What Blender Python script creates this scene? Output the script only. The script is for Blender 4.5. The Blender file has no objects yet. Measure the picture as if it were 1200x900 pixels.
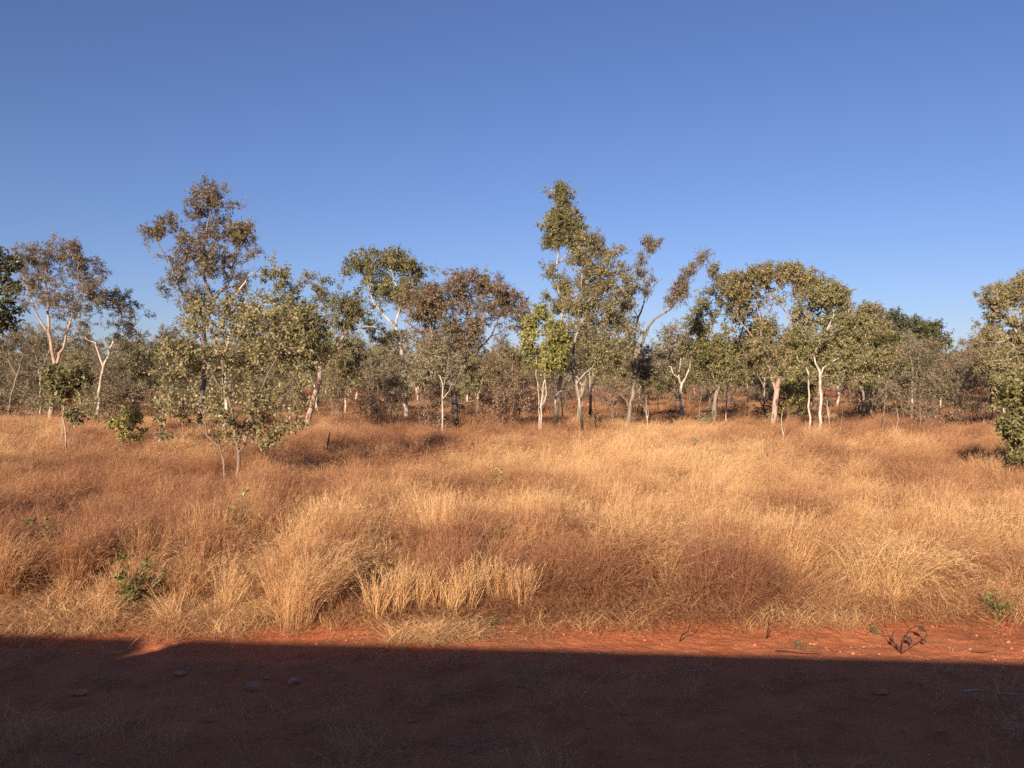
import bpy, math, random
import numpy as np
R = math.radians
F = 1006.0            # focal length of the photograph in its own pixels (1200 wide)
CAMZ = 3.0
S = bpy.context.scene
ROOT = S.collection
rng = np.random.default_rng(7)

# ------------------------------------------------------------------ noise
def _h(ix, iy, seed):
    n = (ix.astype(np.int64) * 374761393 + iy.astype(np.int64) * 668265263 + seed * 974711) & 0x7fffffff
    n = ((n ^ (n >> 13)) * 1274126177) & 0x7fffffff
    return ((n ^ (n >> 16)) & 0xffff) / 65535.0
def vnoise(x, y, seed=0):
    x = np.asarray(x, float); y = np.asarray(y, float)
    ix = np.floor(x); iy = np.floor(y); fx = x - ix; fy = y - iy
    fx = fx * fx * (3 - 2 * fx); fy = fy * fy * (3 - 2 * fy)
    ix = ix.astype(np.int64); iy = iy.astype(np.int64)
    a = _h(ix, iy, seed); b = _h(ix + 1, iy, seed); c = _h(ix, iy + 1, seed); d = _h(ix + 1, iy + 1, seed)
    return (a + (b - a) * fx) * (1 - fy) + (c + (d - c) * fx) * fy
def fbm(x, y, seed=0, octv=4):
    s = 0; a = 0.5; t = 0
    for k in range(octv):
        s = s + a * vnoise(x * 2 ** k, y * 2 ** k, seed + k); t += a; a *= 0.5
    return s / t

# ------------------------------------------------------------------ the railway line behind the camera
YAW = R(-5.0)
TX = np.array([math.cos(YAW), math.sin(YAW)])       # along the track
TN = np.array([-math.sin(YAW), math.cos(YAW)])      # away from the track, towards the bush
SIDE = -1.05                                        # near side of the train, in the TN direction

def ground_z(x, y):
    x = np.asarray(x, float); y = np.asarray(y, float)
    d = x * TN[0] + y * TN[1]
    near = np.clip((16 - y) / 6, 0, 1)
    z = 0.10 * (fbm(x / 9, y / 9, 3) - 0.5) * np.clip((y - 9) / 6, 0, 1)
    z = z + near * (0.035 * (fbm(x / .16, y / .13, 12, 3) - 0.5) + 0.075 * (fbm(x / 1.3, y / 1.0, 11, 5) - 0.5) + 0.10 * (fbm(x / 4.5, y / 2.2, 17, 3) - 0.5))
    # shallow wheel ruts and a small grader berm running along the line
    z = z - near * 0.035 * np.exp(-((d - 8.1 + 0.25 * (fbm(x / 3, y * 0, 5) - 0.5)) / 0.22) ** 2)
    z = z + near * 0.045 * np.exp(-((d - 9.0 + 0.5 * (fbm(x / 2.4, y * 0, 6) - 0.5)) / 0.20) ** 2)
    # embankment of the line
    s = np.clip((4.6 - d) / 3.6, 0, 1); s = s * s * (3 - 2 * s)
    back = np.clip((d + 10) / 3.6, 0, 1)
    return z + 0.35 * s * back

def at(px, py, D, dz=0.0):
    return np.array([(px - 600) / F * D, D + dz, CAMZ - (py - 450) / F * D])

# ------------------------------------------------------------------ object helpers
def tag(o, label=None, cat=None, group=None, kind=None):
    if label: o['label'] = label
    if cat: o['category'] = cat
    if group: o['group'] = group
    if kind: o['kind'] = kind
    return o
def empty(name, loc, rz=0.0):
    o = bpy.data.objects.new(name, None); ROOT.objects.link(o)
    o.location = loc; o.rotation_euler = (0, 0, rz); o.empty_display_size = 0.3
    return o
def mesh_np(name, V, Fq, mats, smooth=False, attrs=None, loops=None, starts=None):
    """Fq: list of (faces array k, mat index)."""
    me = bpy.data.meshes.new(name)
    V = np.ascontiguousarray(V, dtype=np.float32)
    me.vertices.add(len(V)); me.vertices.foreach_set('co', V.ravel())
    li, st, mi = [], [], []; off = 0
    for fa, m in Fq:
        fa = np.asarray(fa, dtype=np.int32)
        if len(fa) == 0: continue
        k = fa.shape[1]
        li.append(fa.ravel()); st.append(off + np.arange(len(fa)) * k); mi.append(np.full(len(fa), m)); off += fa.size
    li = np.concatenate(li).astype(np.int32); st = np.concatenate(st).astype(np.int32); mi = np.concatenate(mi).astype(np.int32)
    me.loops.add(len(li)); me.loops.foreach_set('vertex_index', li)
    me.polygons.add(len(st)); me.polygons.foreach_set('loop_start', st)
    me.polygons.foreach_set('material_index', mi)
    if smooth: me.polygons.foreach_set('use_smooth', np.ones(len(st), dtype=bool))
    for m in (mats if isinstance(mats, (list, tuple)) else [mats]): me.materials.append(m)
    for k, v in (attrs or {}).items():
        v = np.ascontiguousarray(v, dtype=np.float32)
        a = me.attributes.new(k, 'FLOAT', 'POINT'); a.data.foreach_set('value', v)
    me.update(calc_edges=True)
    return me
def obj(name, me, parent=None, coll=None):
    o = bpy.data.objects.new(name, me); (coll or ROOT).objects.link(o)
    if parent is not None: o.parent = parent
    return o
def copy_tree(o, parent=None):
    c = o.copy(); ROOT.objects.link(c)
    if parent is not None: c.parent = parent
    for ch in list(o.children): copy_tree(ch, c)
    return c

# ------------------------------------------------------------------ materials
def newmat(name):
    m = bpy.data.materials.new(name); m.use_nodes = True
    nt = m.node_tree; nt.nodes.clear()
    out = nt.nodes.new('ShaderNodeOutputMaterial')
    return m, nt, out
def N(nt, t, **kw):
    n = nt.nodes.new(t)
    for k, v in kw.items():
        if k in n.inputs: n.inputs[k].default_value = v
        else: setattr(n, k, v)
    return n
def ramp(nt, fac, stops):
    r = nt.nodes.new('ShaderNodeValToRGB'); e = r.color_ramp.elements
    while len(e) < len(stops): e.new(0.5)
    for i, (p, c) in enumerate(stops):
        e[i].position = p; e[i].color = (*c, 1) if len(c) == 3 else c
    nt.links.new(fac, r.inputs[0]); return r.outputs[0]
def mixc(nt, fac, a, b, mode='MIX'):
    m = nt.nodes.new('ShaderNodeMix'); m.data_type = 'RGBA'; m.blend_type = mode
    for sock, v in ((m.inputs[0], fac), (m.inputs[6], a), (m.inputs[7], b)):
        if isinstance(v, bpy.types.NodeSocket): nt.links.new(v, sock)
        elif isinstance(v, (int, float)): sock.default_value = v
        else: sock.default_value = (*v, 1)
    return m.outputs[2]
def math_(nt, op, a, b=0.5, clamp=False):
    m = nt.nodes.new('ShaderNodeMath'); m.operation = op; m.use_clamp = clamp
    for i, v in enumerate((a, b)):
        if isinstance(v, bpy.types.NodeSocket): nt.links.new(v, m.inputs[i])
        else: m.inputs[i].default_value = v
    return m.outputs[0]
def noise(nt, vec, scale, detail=4, rough=0.55, out='Fac'):
    n = nt.nodes.new('ShaderNodeTexNoise'); n.inputs['Scale'].default_value = scale
    n.inputs['Detail'].default_value = detail; n.inputs['Roughness'].default_value = rough
    if vec is not None: nt.links.new(vec, n.inputs['Vector'])
    return n.outputs[out]

def leaf_material(name, cols, transl=0.28, rough=0.5):
    m, nt, out = newmat(name)
    a = N(nt, 'ShaderNodeAttribute', attribute_name='tint')
    oi = N(nt, 'ShaderNodeObjectInfo')
    t = math_(nt, 'ADD', a.outputs['Fac'], math_(nt, 'MULTIPLY', math_(nt, 'SUBTRACT', oi.outputs['Random'], 0.5), 0.22), True)
    k = len(cols)
    c = ramp(nt, t, [(i / (k - 1), cc) for i, cc in enumerate(cols)])
    p = N(nt, 'ShaderNodeBsdfPrincipled', Roughness=rough)
    p.inputs['Specular IOR Level'].default_value = 0.35
    nt.links.new(c, p.inputs['Base Color'])
    tr = N(nt, 'ShaderNodeBsdfTranslucent')
    nt.links.new(mixc(nt, 1.0, c, (1.0, 1.0, 0.55), 'MULTIPLY'), tr.inputs['Color'])
    mx = N(nt, 'ShaderNodeMixShader'); mx.inputs[0].default_value = transl
    nt.links.new(p.outputs[0], mx.inputs[1]); nt.links.new(tr.outputs[0], mx.inputs[2])
    nt.links.new(mx.outputs[0], out.inputs['Surface'])
    return m
LEAF = {
 'khaki':  leaf_material('leaf_khaki',  [(0.14,0.115,0.045),(0.25,0.21,0.09),(0.36,0.30,0.145),(0.44,0.37,0.21)]),
 'olive':  leaf_material('leaf_olive',  [(0.095,0.088,0.034),(0.19,0.175,0.065),(0.28,0.25,0.105),(0.38,0.32,0.17)]),
 'grey':   leaf_material('leaf_grey',   [(0.13,0.105,0.060),(0.23,0.19,0.11),(0.31,0.255,0.155),(0.38,0.30,0.20)]),
 'purple': leaf_material('leaf_purple', [(0.105,0.080,0.055),(0.20,0.155,0.100),(0.28,0.220,0.140),(0.26,0.225,0.11)]),
 'rust':   leaf_material('leaf_rust',   [(0.11,0.072,0.044),(0.22,0.150,0.088),(0.30,0.210,0.125),(0.24,0.20,0.085)]),
 'lime':   leaf_material('leaf_lime',   [(0.14,0.135,0.035),(0.26,0.245,0.065),(0.37,0.34,0.10),(0.46,0.41,0.16)]),
 'dark':   leaf_material('leaf_dark',   [(0.045,0.048,0.020),(0.095,0.098,0.036),(0.14,0.14,0.055),(0.20,0.18,0.08)]),
 'dry':    leaf_material('leaf_dry',    [(0.18,0.105,0.065),(0.29,0.18,0.11),(0.38,0.25,0.16),(0.33,0.25,0.15)]),
}
def bark_material(name, pale, mid, dark, burn=0.0, patch=0.55):
    m, nt, out = newmat(name)
    tc = N(nt, 'ShaderNodeTexCoord'); mp = N(nt, 'ShaderNodeMapping'); mp.inputs['Scale'].default_value = (1, 1, 0.35)
    nt.links.new(tc.outputs['Object'], mp.inputs['Vector'])
    n1 = noise(nt, mp.outputs[0], 6.5, 8, 0.72); n2 = noise(nt, tc.outputs['Object'], 1.3, 3)
    c = ramp(nt, n1, [(0.30, dark), (0.46, mid), (patch, pale), (0.85, pale)])
    c = mixc(nt, math_(nt, 'MULTIPLY', math_(nt, 'SUBTRACT', n2, 0.5, True), 1.8, True), c, mid)
    vo = N(nt, 'ShaderNodeTexVoronoi', Scale=3.2); nt.links.new(mp.outputs[0], vo.inputs['Vector'])
    sc_ = math_(nt, 'MULTIPLY', math_(nt, 'SUBTRACT', math_(nt, 'ADD', 0.10, math_(nt, 'MULTIPLY', n1, 0.30)), vo.outputs['Distance'], True), 14.0, True)
    c = mixc(nt, sc_, c, dark)
    if burn > 0:
        sx = N(nt, 'ShaderNodeSeparateXYZ'); nt.links.new(tc.outputs['Object'], sx.inputs[0])
        f = math_(nt, 'SUBTRACT', math_(nt, 'ADD', burn, math_(nt, 'MULTIPLY', n2, 1.4)), sx.outputs['Z'], True)
        c = mixc(nt, math_(nt, 'MULTIPLY', f, 1.1, True), c, (0.035, 0.026, 0.022))
    p = N(nt, 'ShaderNodeBsdfPrincipled', Roughness=0.85); p.inputs['Specular IOR Level'].default_value = 0.2
    nt.links.new(c, p.inputs['Base Color'])
    b = N(nt, 'ShaderNodeBump', Strength=1.0, Distance=0.05); nt.links.new(n1, b.inputs['Height']); nt.links.new(b.outputs[0], p.inputs['Normal'])
    nt.links.new(p.outputs[0], out.inputs['Surface']); return m
BARK = {
 'white': bark_material('bark_white', (0.60,0.52,0.41), (0.42,0.33,0.25), (0.14,0.10,0.08), 0, 0.54),
 'whiteburn': bark_material('bark_white_burnt', (0.45,0.38,0.31), (0.30,0.24,0.19), (0.09,0.07,0.055), 1.5, 0.58),
 'pink':  bark_material('bark_pink', (0.46,0.33,0.25), (0.33,0.22,0.165), (0.14,0.09,0.07), 0, 0.56),
 'grey':  bark_material('bark_grey', (0.30,0.24,0.19), (0.20,0.155,0.12), (0.07,0.05,0.04), 0.6, 0.6),
 'dark':  bark_material('bark_dark', (0.27,0.21,0.165), (0.15,0.11,0.09), (0.06,0.045,0.04), 1.4, 0.60),
 'twig':  bark_material('bark_twig', (0.30,0.22,0.165), (0.22,0.155,0.115), (0.10,0.07,0.05), 0, 0.6),
}

def soil_material(name, clod=1.0):
    m, nt, out = newmat(name)
    tc = N(nt, 'ShaderNodeTexCoord'); v = tc.outputs['Object']
    n1 = noise(nt, v, 0.35, 3); n2 = noise(nt, v, 2.3, 6, 0.6); n3 = noise(nt, v, 28, 6, 0.75)
    c = ramp(nt, n2, [(0.25, (0.34,0.100,0.040)), (0.45, (0.49,0.155,0.064)), (0.60, (0.54,0.178,0.076)), (0.75, (0.62,0.225,0.105))])
    c = mixc(nt, math_(nt, 'MULTIPLY', math_(nt, 'SUBTRACT', n1, 0.45, True), 2.0, True), c, (0.50,0.185,0.085))
    c = mixc(nt, math_(nt, 'MULTIPLY', math_(nt, 'SUBTRACT', n3, 0.60, True), 3.0, True), c, (0.34,0.115,0.055))
    vo = N(nt, 'ShaderNodeTexVoronoi', Scale=38.0); nt.links.new(v, vo.inputs['Vector'])
    peb = math_(nt, 'SUBTRACT', 0.24, vo.outputs['Distance'], True)
    vc = N(nt, 'ShaderNodeSeparateColor'); nt.links.new(vo.outputs['Color'], vc.inputs[0])
    pk = math_(nt, 'GREATER_THAN', vc.outputs[0], 0.80)
    c = mixc(nt, math_(nt, 'MULTIPLY', math_(nt, 'MULTIPLY', peb, pk), 6.0, True), c, (0.50,0.23,0.12))
    p = N(nt, 'ShaderNodeBsdfPrincipled', Roughness=0.95); p.inputs['Specular IOR Level'].default_value = 0.1
    nt.links.new(c, p.inputs['Base Color'])
    h = math_(nt, 'ADD', math_(nt, 'MULTIPLY', n3, 0.5), math_(nt, 'MULTIPLY', math_(nt, 'MULTIPLY', peb, pk), 2.0))
    h = math_(nt, 'ADD', h, math_(nt, 'MULTIPLY', noise(nt, v, 9, 5, 0.6), 0.9))
    b = N(nt, 'ShaderNodeBump', Strength=1.0 * clod, Distance=0.035); nt.links.new(h, b.inputs['Height']); nt.links.new(b.outputs[0], p.inputs['Normal'])
    nt.links.new(p.outputs[0], out.inputs['Surface']); return m
SOIL = soil_material('red_soil')

def grass_material(name, lo, mid, hi, base, transl=0.3):
    m, nt, out = newmat(name)
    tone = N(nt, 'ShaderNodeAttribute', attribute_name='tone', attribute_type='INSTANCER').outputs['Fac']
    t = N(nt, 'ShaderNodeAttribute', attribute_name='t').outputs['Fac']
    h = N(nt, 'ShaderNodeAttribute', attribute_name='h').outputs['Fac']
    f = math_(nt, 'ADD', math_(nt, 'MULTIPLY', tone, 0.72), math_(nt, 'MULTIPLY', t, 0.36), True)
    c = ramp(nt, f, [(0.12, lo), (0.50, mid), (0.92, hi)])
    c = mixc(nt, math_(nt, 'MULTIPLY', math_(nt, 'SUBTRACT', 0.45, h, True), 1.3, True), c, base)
    d = N(nt, 'ShaderNodeBsdfPrincipled', Roughness=0.6); d.inputs['Specular IOR Level'].default_value = 0.3
    nt.links.new(c, d.inputs['Base Color'])
    tr = N(nt, 'ShaderNodeBsdfTranslucent'); nt.links.new(c, tr.inputs['Color'])
    mx = N(nt, 'ShaderNodeMixShader'); mx.inputs[0].default_value = transl
    nt.links.new(d.outputs[0], mx.inputs[1]); nt.links.new(tr.outputs[0], mx.inputs[2])
    nt.links.new(mx.outputs[0], out.inputs['Surface']); return m
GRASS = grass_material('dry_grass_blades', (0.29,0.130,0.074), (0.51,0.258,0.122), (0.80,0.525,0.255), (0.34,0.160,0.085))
def plain(name, col, rough=0.6, metal=0.0, var=0.0, scale=8.0):
    m, nt, out = newmat(name)
    p = N(nt, 'ShaderNodeBsdfPrincipled', Roughness=rough, Metallic=metal)
    tc = N(nt, 'ShaderNodeTexCoord'); n = noise(nt, tc.outputs['Object'], scale, 5)
    a = tuple(c * (1 - var) for c in col); b = tuple(min(1, c * (1 + var)) for c in col)
    nt.links.new(ramp(nt, n, [(0.3, a), (0.7, b)]), p.inputs['Base Color'])
    bp = N(nt, 'ShaderNodeBump', Strength=min(1, var * 2), Distance=0.01); nt.links.new(n, bp.inputs['Height']); nt.links.new(bp.outputs[0], p.inputs['Normal'])
    nt.links.new(p.outputs[0], out.inputs['Surface']); return m
STONE = plain('stone', (0.42,0.21,0.125), 0.9, 0, 0.35, 14)

# ------------------------------------------------------------------ tubes
def tube(P, r, sides=6):
    """P (n,3), r (n,) -> verts, quads"""
    P = np.asarray(P, float); n = len(P); r = np.broadcast_to(np.asarray(r, float), (n,))
    T = np.gradient(P, axis=0); T /= (np.linalg.norm(T, axis=1, keepdims=True) + 1e-9)
    ref = np.array([0.31, 0.87, 0.38]) if abs(T[0] @ np.array([0.31, 0.87, 0.38])) < 0.8 else np.array([0.9, -0.3, 0.3])
    A = np.cross(T, ref); A /= (np.linalg.norm(A, axis=1, keepdims=True) + 1e-9); B = np.cross(T, A)
    th = np.arange(sides) / sides * 2 * math.pi
    V = P[:, None, :] + r[:, None, None] * (np.cos(th)[None, :, None] * A[:, None, :] + np.sin(th)[None, :, None] * B[:, None, :])
    V = V.reshape(-1, 3); i = np.arange(n - 1)[:, None] * sides; j = np.arange(sides)[None, :]; k = (j + 1) % sides
    Q = np.stack([i + j, i + k, i + sides + k, i + sides + j], -1).reshape(-1, 4)
    return V, Q
class MB:
    def __init__(s): s.V = []; s.Q = []; s.T = []; s.n = 0
    def add(s, V, Q=None, T=None):
        if Q is not None and len(Q): s.Q.append(np.asarray(Q) + s.n)
        if T is not None and len(T): s.T.append(np.asarray(T) + s.n)
        s.V.append(V); s.n += len(V)
    def tube(s, P, r, sides=6): V, Q = tube(P, r, sides); s.add(V, Q)
    def box(s, x0, x1, y0, y1, z0, z1):
        V = np.array([[x, y, z] for x in (x0, x1) for y in (y0, y1) for z in (z0, z1)], float)
        s.add(V, [[0,1,3,2],[4,6,7,5],[0,4,5,1],[2,3,7,6],[0,2,6,4],[1,5,7,3]])
    def build(s, name, mat, parent=None, smooth=False, coll=None):
        f = []
        if s.Q: f.append((np.concatenate(s.Q), 0))
        if s.T: f.append((np.concatenate(s.T), 0))
        return obj(name, mesh_np(name, np.concatenate(s.V), f, mat, smooth), parent, coll)

def smooth_line(P, step, r, jit=0.03):
    P = np.asarray(P, float)
    if len(P) > 2:
        E = np.vstack([2 * P[0] - P[1], P, 2 * P[-1] - P[-2]]); out = []
        for i in range(1, len(E) - 2):
            m = max(2, int(np.linalg.norm(E[i + 1] - E[i]) / step))
            t = np.linspace(0, 1, m, endpoint=False)[:, None]
            a, b, c, d = E[i - 1], E[i], E[i + 1], E[i + 2]
            out.append(0.5 * ((2 * b) + (c - a) * t + (2 * a - 5 * b + 4 * c - d) * t ** 2 + (3 * b - a - 3 * c + d) * t ** 3))
        out.append(P[-1:]); Q = np.vstack(out)
    else:
        m = max(3, int(np.linalg.norm(P[1] - P[0]) / step)); t = np.linspace(0, 1, m)[:, None]; Q = P[0] * (1 - t) + P[1] * t
    j = r.normal(0, jit, Q.shape); j[0] = 0; Q = Q + j
    return Q

def grow(limbs, C, r, tip=0.009, expo=2.25, step=0.35, jit=0.05, stretch=1.0):
    """limbs: list of (polyline, r0, r1); C: cluster centres. Returns node pos, parent, radius."""
    pos, par, mr = [], [], []
    for P, r0, r1 in limbs:
        Q = smooth_line(P, step, r, jit * .55)
        if pos:
            A = np.array(pos); k = int(np.argmin(np.linalg.norm(A - Q[0], axis=1))); prev = k
            Q = Q[1:]
        else: prev = -1
        rr = np.linspace(r0, r1, len(Q))
        for q, w in zip(Q, rr):
            pos.append(q); par.append(prev); mr.append(w); prev = len(pos) - 1
    nl = len(pos)
    if len(C):
        A = np.array(pos)
        zmin = A[:, 2].min() + 0.28 * (max(A[:, 2].max(), C[:, 2].max()) - A[:, 2].min()) * stretch
        d0 = np.array([np.linalg.norm(A - c, axis=1).min() for c in C])
        cap = nl + len(C) * 40 + 10
        buf = np.zeros((cap, 3)); buf[:nl] = A; cnt = nl
        low = np.zeros(cap); low[:nl] = np.where(A[:, 2] < zmin, 4.0 * (zmin - A[:, 2]), 0)
        for ci in np.argsort(d0):
            c = C[ci]; dv = buf[:cnt] - c
            d = np.linalg.norm(dv, axis=1) + 0.9 * np.maximum(0, dv[:, 2] + 0.1) + low[:cnt]
            k = int(np.argmin(d)); n0 = buf[k]; L = np.linalg.norm(c - n0)
            if L < 0.05: continue
            pd = n0 - buf[par[k]] if par[k] >= 0 else np.array([0, 0, 1.0])
            pd = pd / (np.linalg.norm(pd) + 1e-9)
            ctrl = n0 + (0.45 * pd + 0.25 * np.array([0, 0, 1.0])) * L * 0.6 + r.normal(0, 0.10 * L, 3)
            m = max(2, int(L / step)); t = (np.arange(1, m + 1) / m)[:, None]
            q = (1 - t) ** 2 * n0 + 2 * t * (1 - t) * ctrl + t ** 2 * c
            q[:-1] += r.normal(0, jit, q[:-1].shape)
            prev = k
            for v in q:
                if cnt >= cap: break
                buf[cnt] = v; par.append(prev); mr.append(0.0); prev = cnt; cnt += 1
        A = buf[:cnt]
    else: A = np.array(pos)
    n = len(A); acc = np.zeros(n); kids = [[] for _ in range(n)]
    for i in range(n - 1, -1, -1):
        if acc[i] == 0: acc[i] = tip ** expo
        if par[i] >= 0: acc[par[i]] += acc[i]; kids[par[i]].append(i)
    rad = np.maximum(acc ** (1 / expo), np.array(mr))
    lim = np.array(mr) > 0
    rad[lim] = np.array(mr)[lim]
    for i in range(n):       # never thicker than the parent
        if par[i] >= 0: rad[i] = min(rad[i], rad[par[i]])
    return A, par, rad, kids

def wood_mesh(mb, A, par, rad, kids):
    n = len(A); done = np.zeros(n, bool)
    roots = [i for i in range(n) if par[i] < 0]; stack = [(i, None) for i in roots]
    while stack:
        i, p = stack.pop(); chain = [] if p is None else [p]
        cur = i
        while True:
            chain.append(cur)
            if not kids[cur]: break
            k = sorted(kids[cur], key=lambda j: -rad[j])
            for o in k[1:]: stack.append((o, cur))
            cur = k[0]
        P = A[chain]; r = rad[chain].copy()
        if p is not None: r[0] = min(r[0], r[1] * 1.15)
        r[-1] *= 0.5
        if p is None:   # root flare
            h = P[:, 2] - P[0, 2]; r = r * (1 + 0.45 * np.exp(-h / 0.22))
        rm = r.max(); sides = 10 if rm > 0.09 else (6 if rm > 0.03 else 4)
        if len(P) >= 2: mb.tube(P, r, sides)

def unit(v): return v / (np.linalg.norm(v, axis=-1, keepdims=True) + 1e-9)
def foliage(mb, C, r, nt=5, nl=12, tw=0.5, L=0.13, W=0.05, droop=0.5, up=0.35, center=None, twig_r=0.006, tone_jit=0.18, tone=0.45):
    """mini twigs at cluster centres with leaves along them. returns V,Q,tint and appends twigs to mb"""
    k = len(C)
    if k == 0: return np.zeros((0, 3)), np.zeros((0, 4), int), np.zeros(0)
    D = r.normal(0, 1, (k, nt, 3)); D[..., 2] += up
    if center is not None: D += unit(C - center)[:, None, :] * 0.8
    D = unit(D); ln = tw * r.uniform(0.5, 1.15, (k, nt, 1))
    B = C[:, None, :]; E = B + D * ln
    M = (B + E) / 2 + r.normal(0, 0.05, E.shape)
    if twig_r > 0:
        # three sided twigs, vectorised
        P = np.stack([np.broadcast_to(B, E.shape), M, E], 2).reshape(-1, 3, 3)
        a = unit(np.cross(P[:, 2] - P[:, 0], np.array([0.3, 0.2, 0.9]))); b = unit(np.cross(P[:, 2] - P[:, 0], a))
        th = np.array([0, 2.09, 4.19]); rr = np.array([1.0, 0.8, 0.4]) * twig_r
        V = P[:, :, None, :] + rr[None, :, None, None] * (np.cos(th)[None, None, :, None] * a[:, None, None, :] + np.sin(th)[None, None, :, None] * b[:, None, None, :])
        V = V.reshape(-1, 3); base = np.arange(len(P))[:, None, None] * 9
        q = np.array([[s * 3 + j, s * 3 + (j + 1) % 3, s * 3 + 3 + (j + 1) % 3, s * 3 + 3 + j] for s in (0, 1) for j in range(3)])
        mb.add(V, (base + q[None]).reshape(-1, 4))
    t = r.uniform(0.15, 1.05, (k, nt, nl, 1))
    p = (1 - t) ** 2 * B[:, :, None, :] + 2 * t * (1 - t) * M[:, :, None, :] + t ** 2 * E[:, :, None, :]
    p = p + r.normal(0, 0.05, p.shape) * (tw / 0.5)
    d = unit(D[:, :, None, :] * 0.5 + r.normal(0, 0.75, p.shape) + np.array([0, 0, -droop]))
    s = unit(np.cross(d, unit(r.normal(0, 1, p.shape))))
    nrm = np.cross(s, d)
    sz = r.uniform(0.65, 1.3, p.shape[:-1] + (1,))
    l = L * sz; w = W * sz * 0.5
    v0 = p; v1 = p + d * l * 0.45 + s * w + nrm * l * 0.04; v2 = p + d * l - nrm * l * 0.08; v3 = p + d * l * 0.45 - s * w + nrm * l * 0.04
    V = np.stack([v0, v1, v2, v3], -2).reshape(-1, 3); nq = len(V) // 4
    Q = np.arange(nq * 4).reshape(-1, 4)
    ct = r.normal(0, 0.15, (k, 1, 1)) + r.normal(0, 0.06, (k, nt, 1))
    tint = np.clip(tone + ct + r.normal(0, tone_jit, (k, nt, nl)), 0, 1)
    return V, Q, np.repeat(tint.ravel(), 4)

def sample_blobs(blobs, n, r, gap=0.42, gs=1.1, shell=0.35):
    """blobs: (cx,cy,cz, rx,ry,rz, weight)"""
    B = np.array(blobs, float); w = B[:, 3] * B[:, 4] * B[:, 5]; w = w ** 0.75 * B[:, 6]; w /= w.sum(); out = []
    off = r.uniform(0, 99)
    tries = 0
    while len(out) < n and tries < n * 30:
        tries += 1
        b = B[r.choice(len(B), p=w)]
        u = r.normal(0, 1, 3); u /= np.linalg.norm(u); rr = r.uniform(0, 1) ** shell
        p = b[:3] + u * rr * b[3:6]
        g = float(vnoise(p[0] / gs + off, p[2] / gs + 0.7 * p[1] / gs, 5))
        if g < gap and r.uniform() < 0.85: continue
        out.append(p)
    return np.array(out)

def tree(name, base, limbs, blobs, leaf, bark, label, cat='tree', group=None, n=160, nt=5, nl=12, tw=0.45, L=0.13, W=0.05,
         gap=0.40, gs=1.1, tip=0.009, droop=0.5, seed=0, depth=0.9, extra=None, tone=0.45, twig_r=0.006, minz=None, up=0.35, shell=0.42, lift=0.0, grow_b=1.15):
    """base=(px,py,D): where the trunk enters the grass; limbs: [([(px,py,doff),...], r0, r1)]; blobs: [(px,py,rx,ry,doff,weight)] in photo pixels at distance D"""
    r = np.random.default_rng(1000 + seed)
    px, D = base; sc = D / F
    bx = (px - 600) * sc; gz = float(ground_z(bx, D))
    o3 = np.array([bx, D, gz])
    def loc(q):
        p = at(q[0], q[1], D, q[2] if len(q) > 2 else 0.0) - o3
        return p
    LM = []; LK = .66
    for i, (pts, r0, r1) in enumerate(limbs):
        P = [loc(q) for q in pts]
        if i == 0: P = [np.array([P[0][0] * 0.6, P[0][1], -0.05])] + P if P[0][2] > 0.2 else P
        LM.append((np.array(P), r0 * LK, r1 * .62))
    BL = []
    for b in blobs:
        c = loc((b[0], b[1], b[4])); rx, rz = b[2] * sc * grow_b, b[3] * sc * grow_b
        BL.append((c[0], c[1], c[2], rx, max(rx, rz) * depth if len(b) < 7 else b[6], rz, b[5]))
    C = sample_blobs(BL, int(n * 1.25), r, gap, gs, shell) if n else np.zeros((0, 3))
    if len(C): C = C[C[:, 2] > (0.25 if minz is None else minz)]
    A, par, rad, kids = grow(LM, C, r, tip=tip)
    mb = MB(); wood_mesh(mb, A, par, rad, kids)
    cen = np.array([b[:3] for b in BL]).mean(0) if BL else None
    V, Q, tint = foliage(mb, C, r, nt, nl, tw, L, W, droop, up, cen, twig_r, tone=tone)
    e = empty(name, o3)
    mb.build('trunk', BARK[bark], e, smooth=True)
    if len(Q):
        obj('crown', mesh_np('crown', V, [(Q, 0)], LEAF[leaf], False, {'tint': tint}), e)
    tag(e, label, cat, group)
    return e

# ================================================================== the trees and bushes one can tell apart
def gy(D): return 450 + CAMZ * F / D
G1 = 'woodland trees standing along the edge of the grass'
# -- far left
tree('gum_tree', (-18, 31), [([(-18, gy(31)), (-16, 470), (-20, 400), (-8, 340)], .15, .05), ([(-20, 400), (-40, 360, .5), (-60, 330)], .07, .03)],
     [(-2, 318, 22, 24, 0, 1.2), (2, 362, 20, 26, -.3, 1.2), (-30, 330, 30, 30, .4, 1), (-40, 385, 34, 26, 0, .8)], 'dark', 'grey',
     'dark green leafy tree cut off by the left edge of the picture', n=110, nt=5, nl=12, L=.13, W=.065, tw=.38, seed=1, group=G1)
tree('gum_tree', (60, 50), [([(58, gy(50)), (62, 450), (65, 428), (58, 395), (56, 350), (50, 310)], .24, .05), ([(65, 428), (76, 400), (84, 370), (92, 330)], .12, .04), ([(58, 395), (40, 360), (28, 325)], .10, .03)],
     [(45, 306, 26, 22, 0, 1.2), (75, 300, 26, 18, 0, 1.0), (98, 318, 20, 18, .5, 1), (30, 335, 20, 20, 0, .8), (62, 345, 30, 26, -.5, .7), (92, 348, 24, 24, 0, .8), (60, 385, 30, 22, .5, .5)], 'purple', 'pink',
     'tall purplish-brown tree with pale forked trunk at the far left', n=230, nt=5, nl=13, tw=.45, L=.13, W=.042, gap=.42, seed=2, group=G1)
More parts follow.
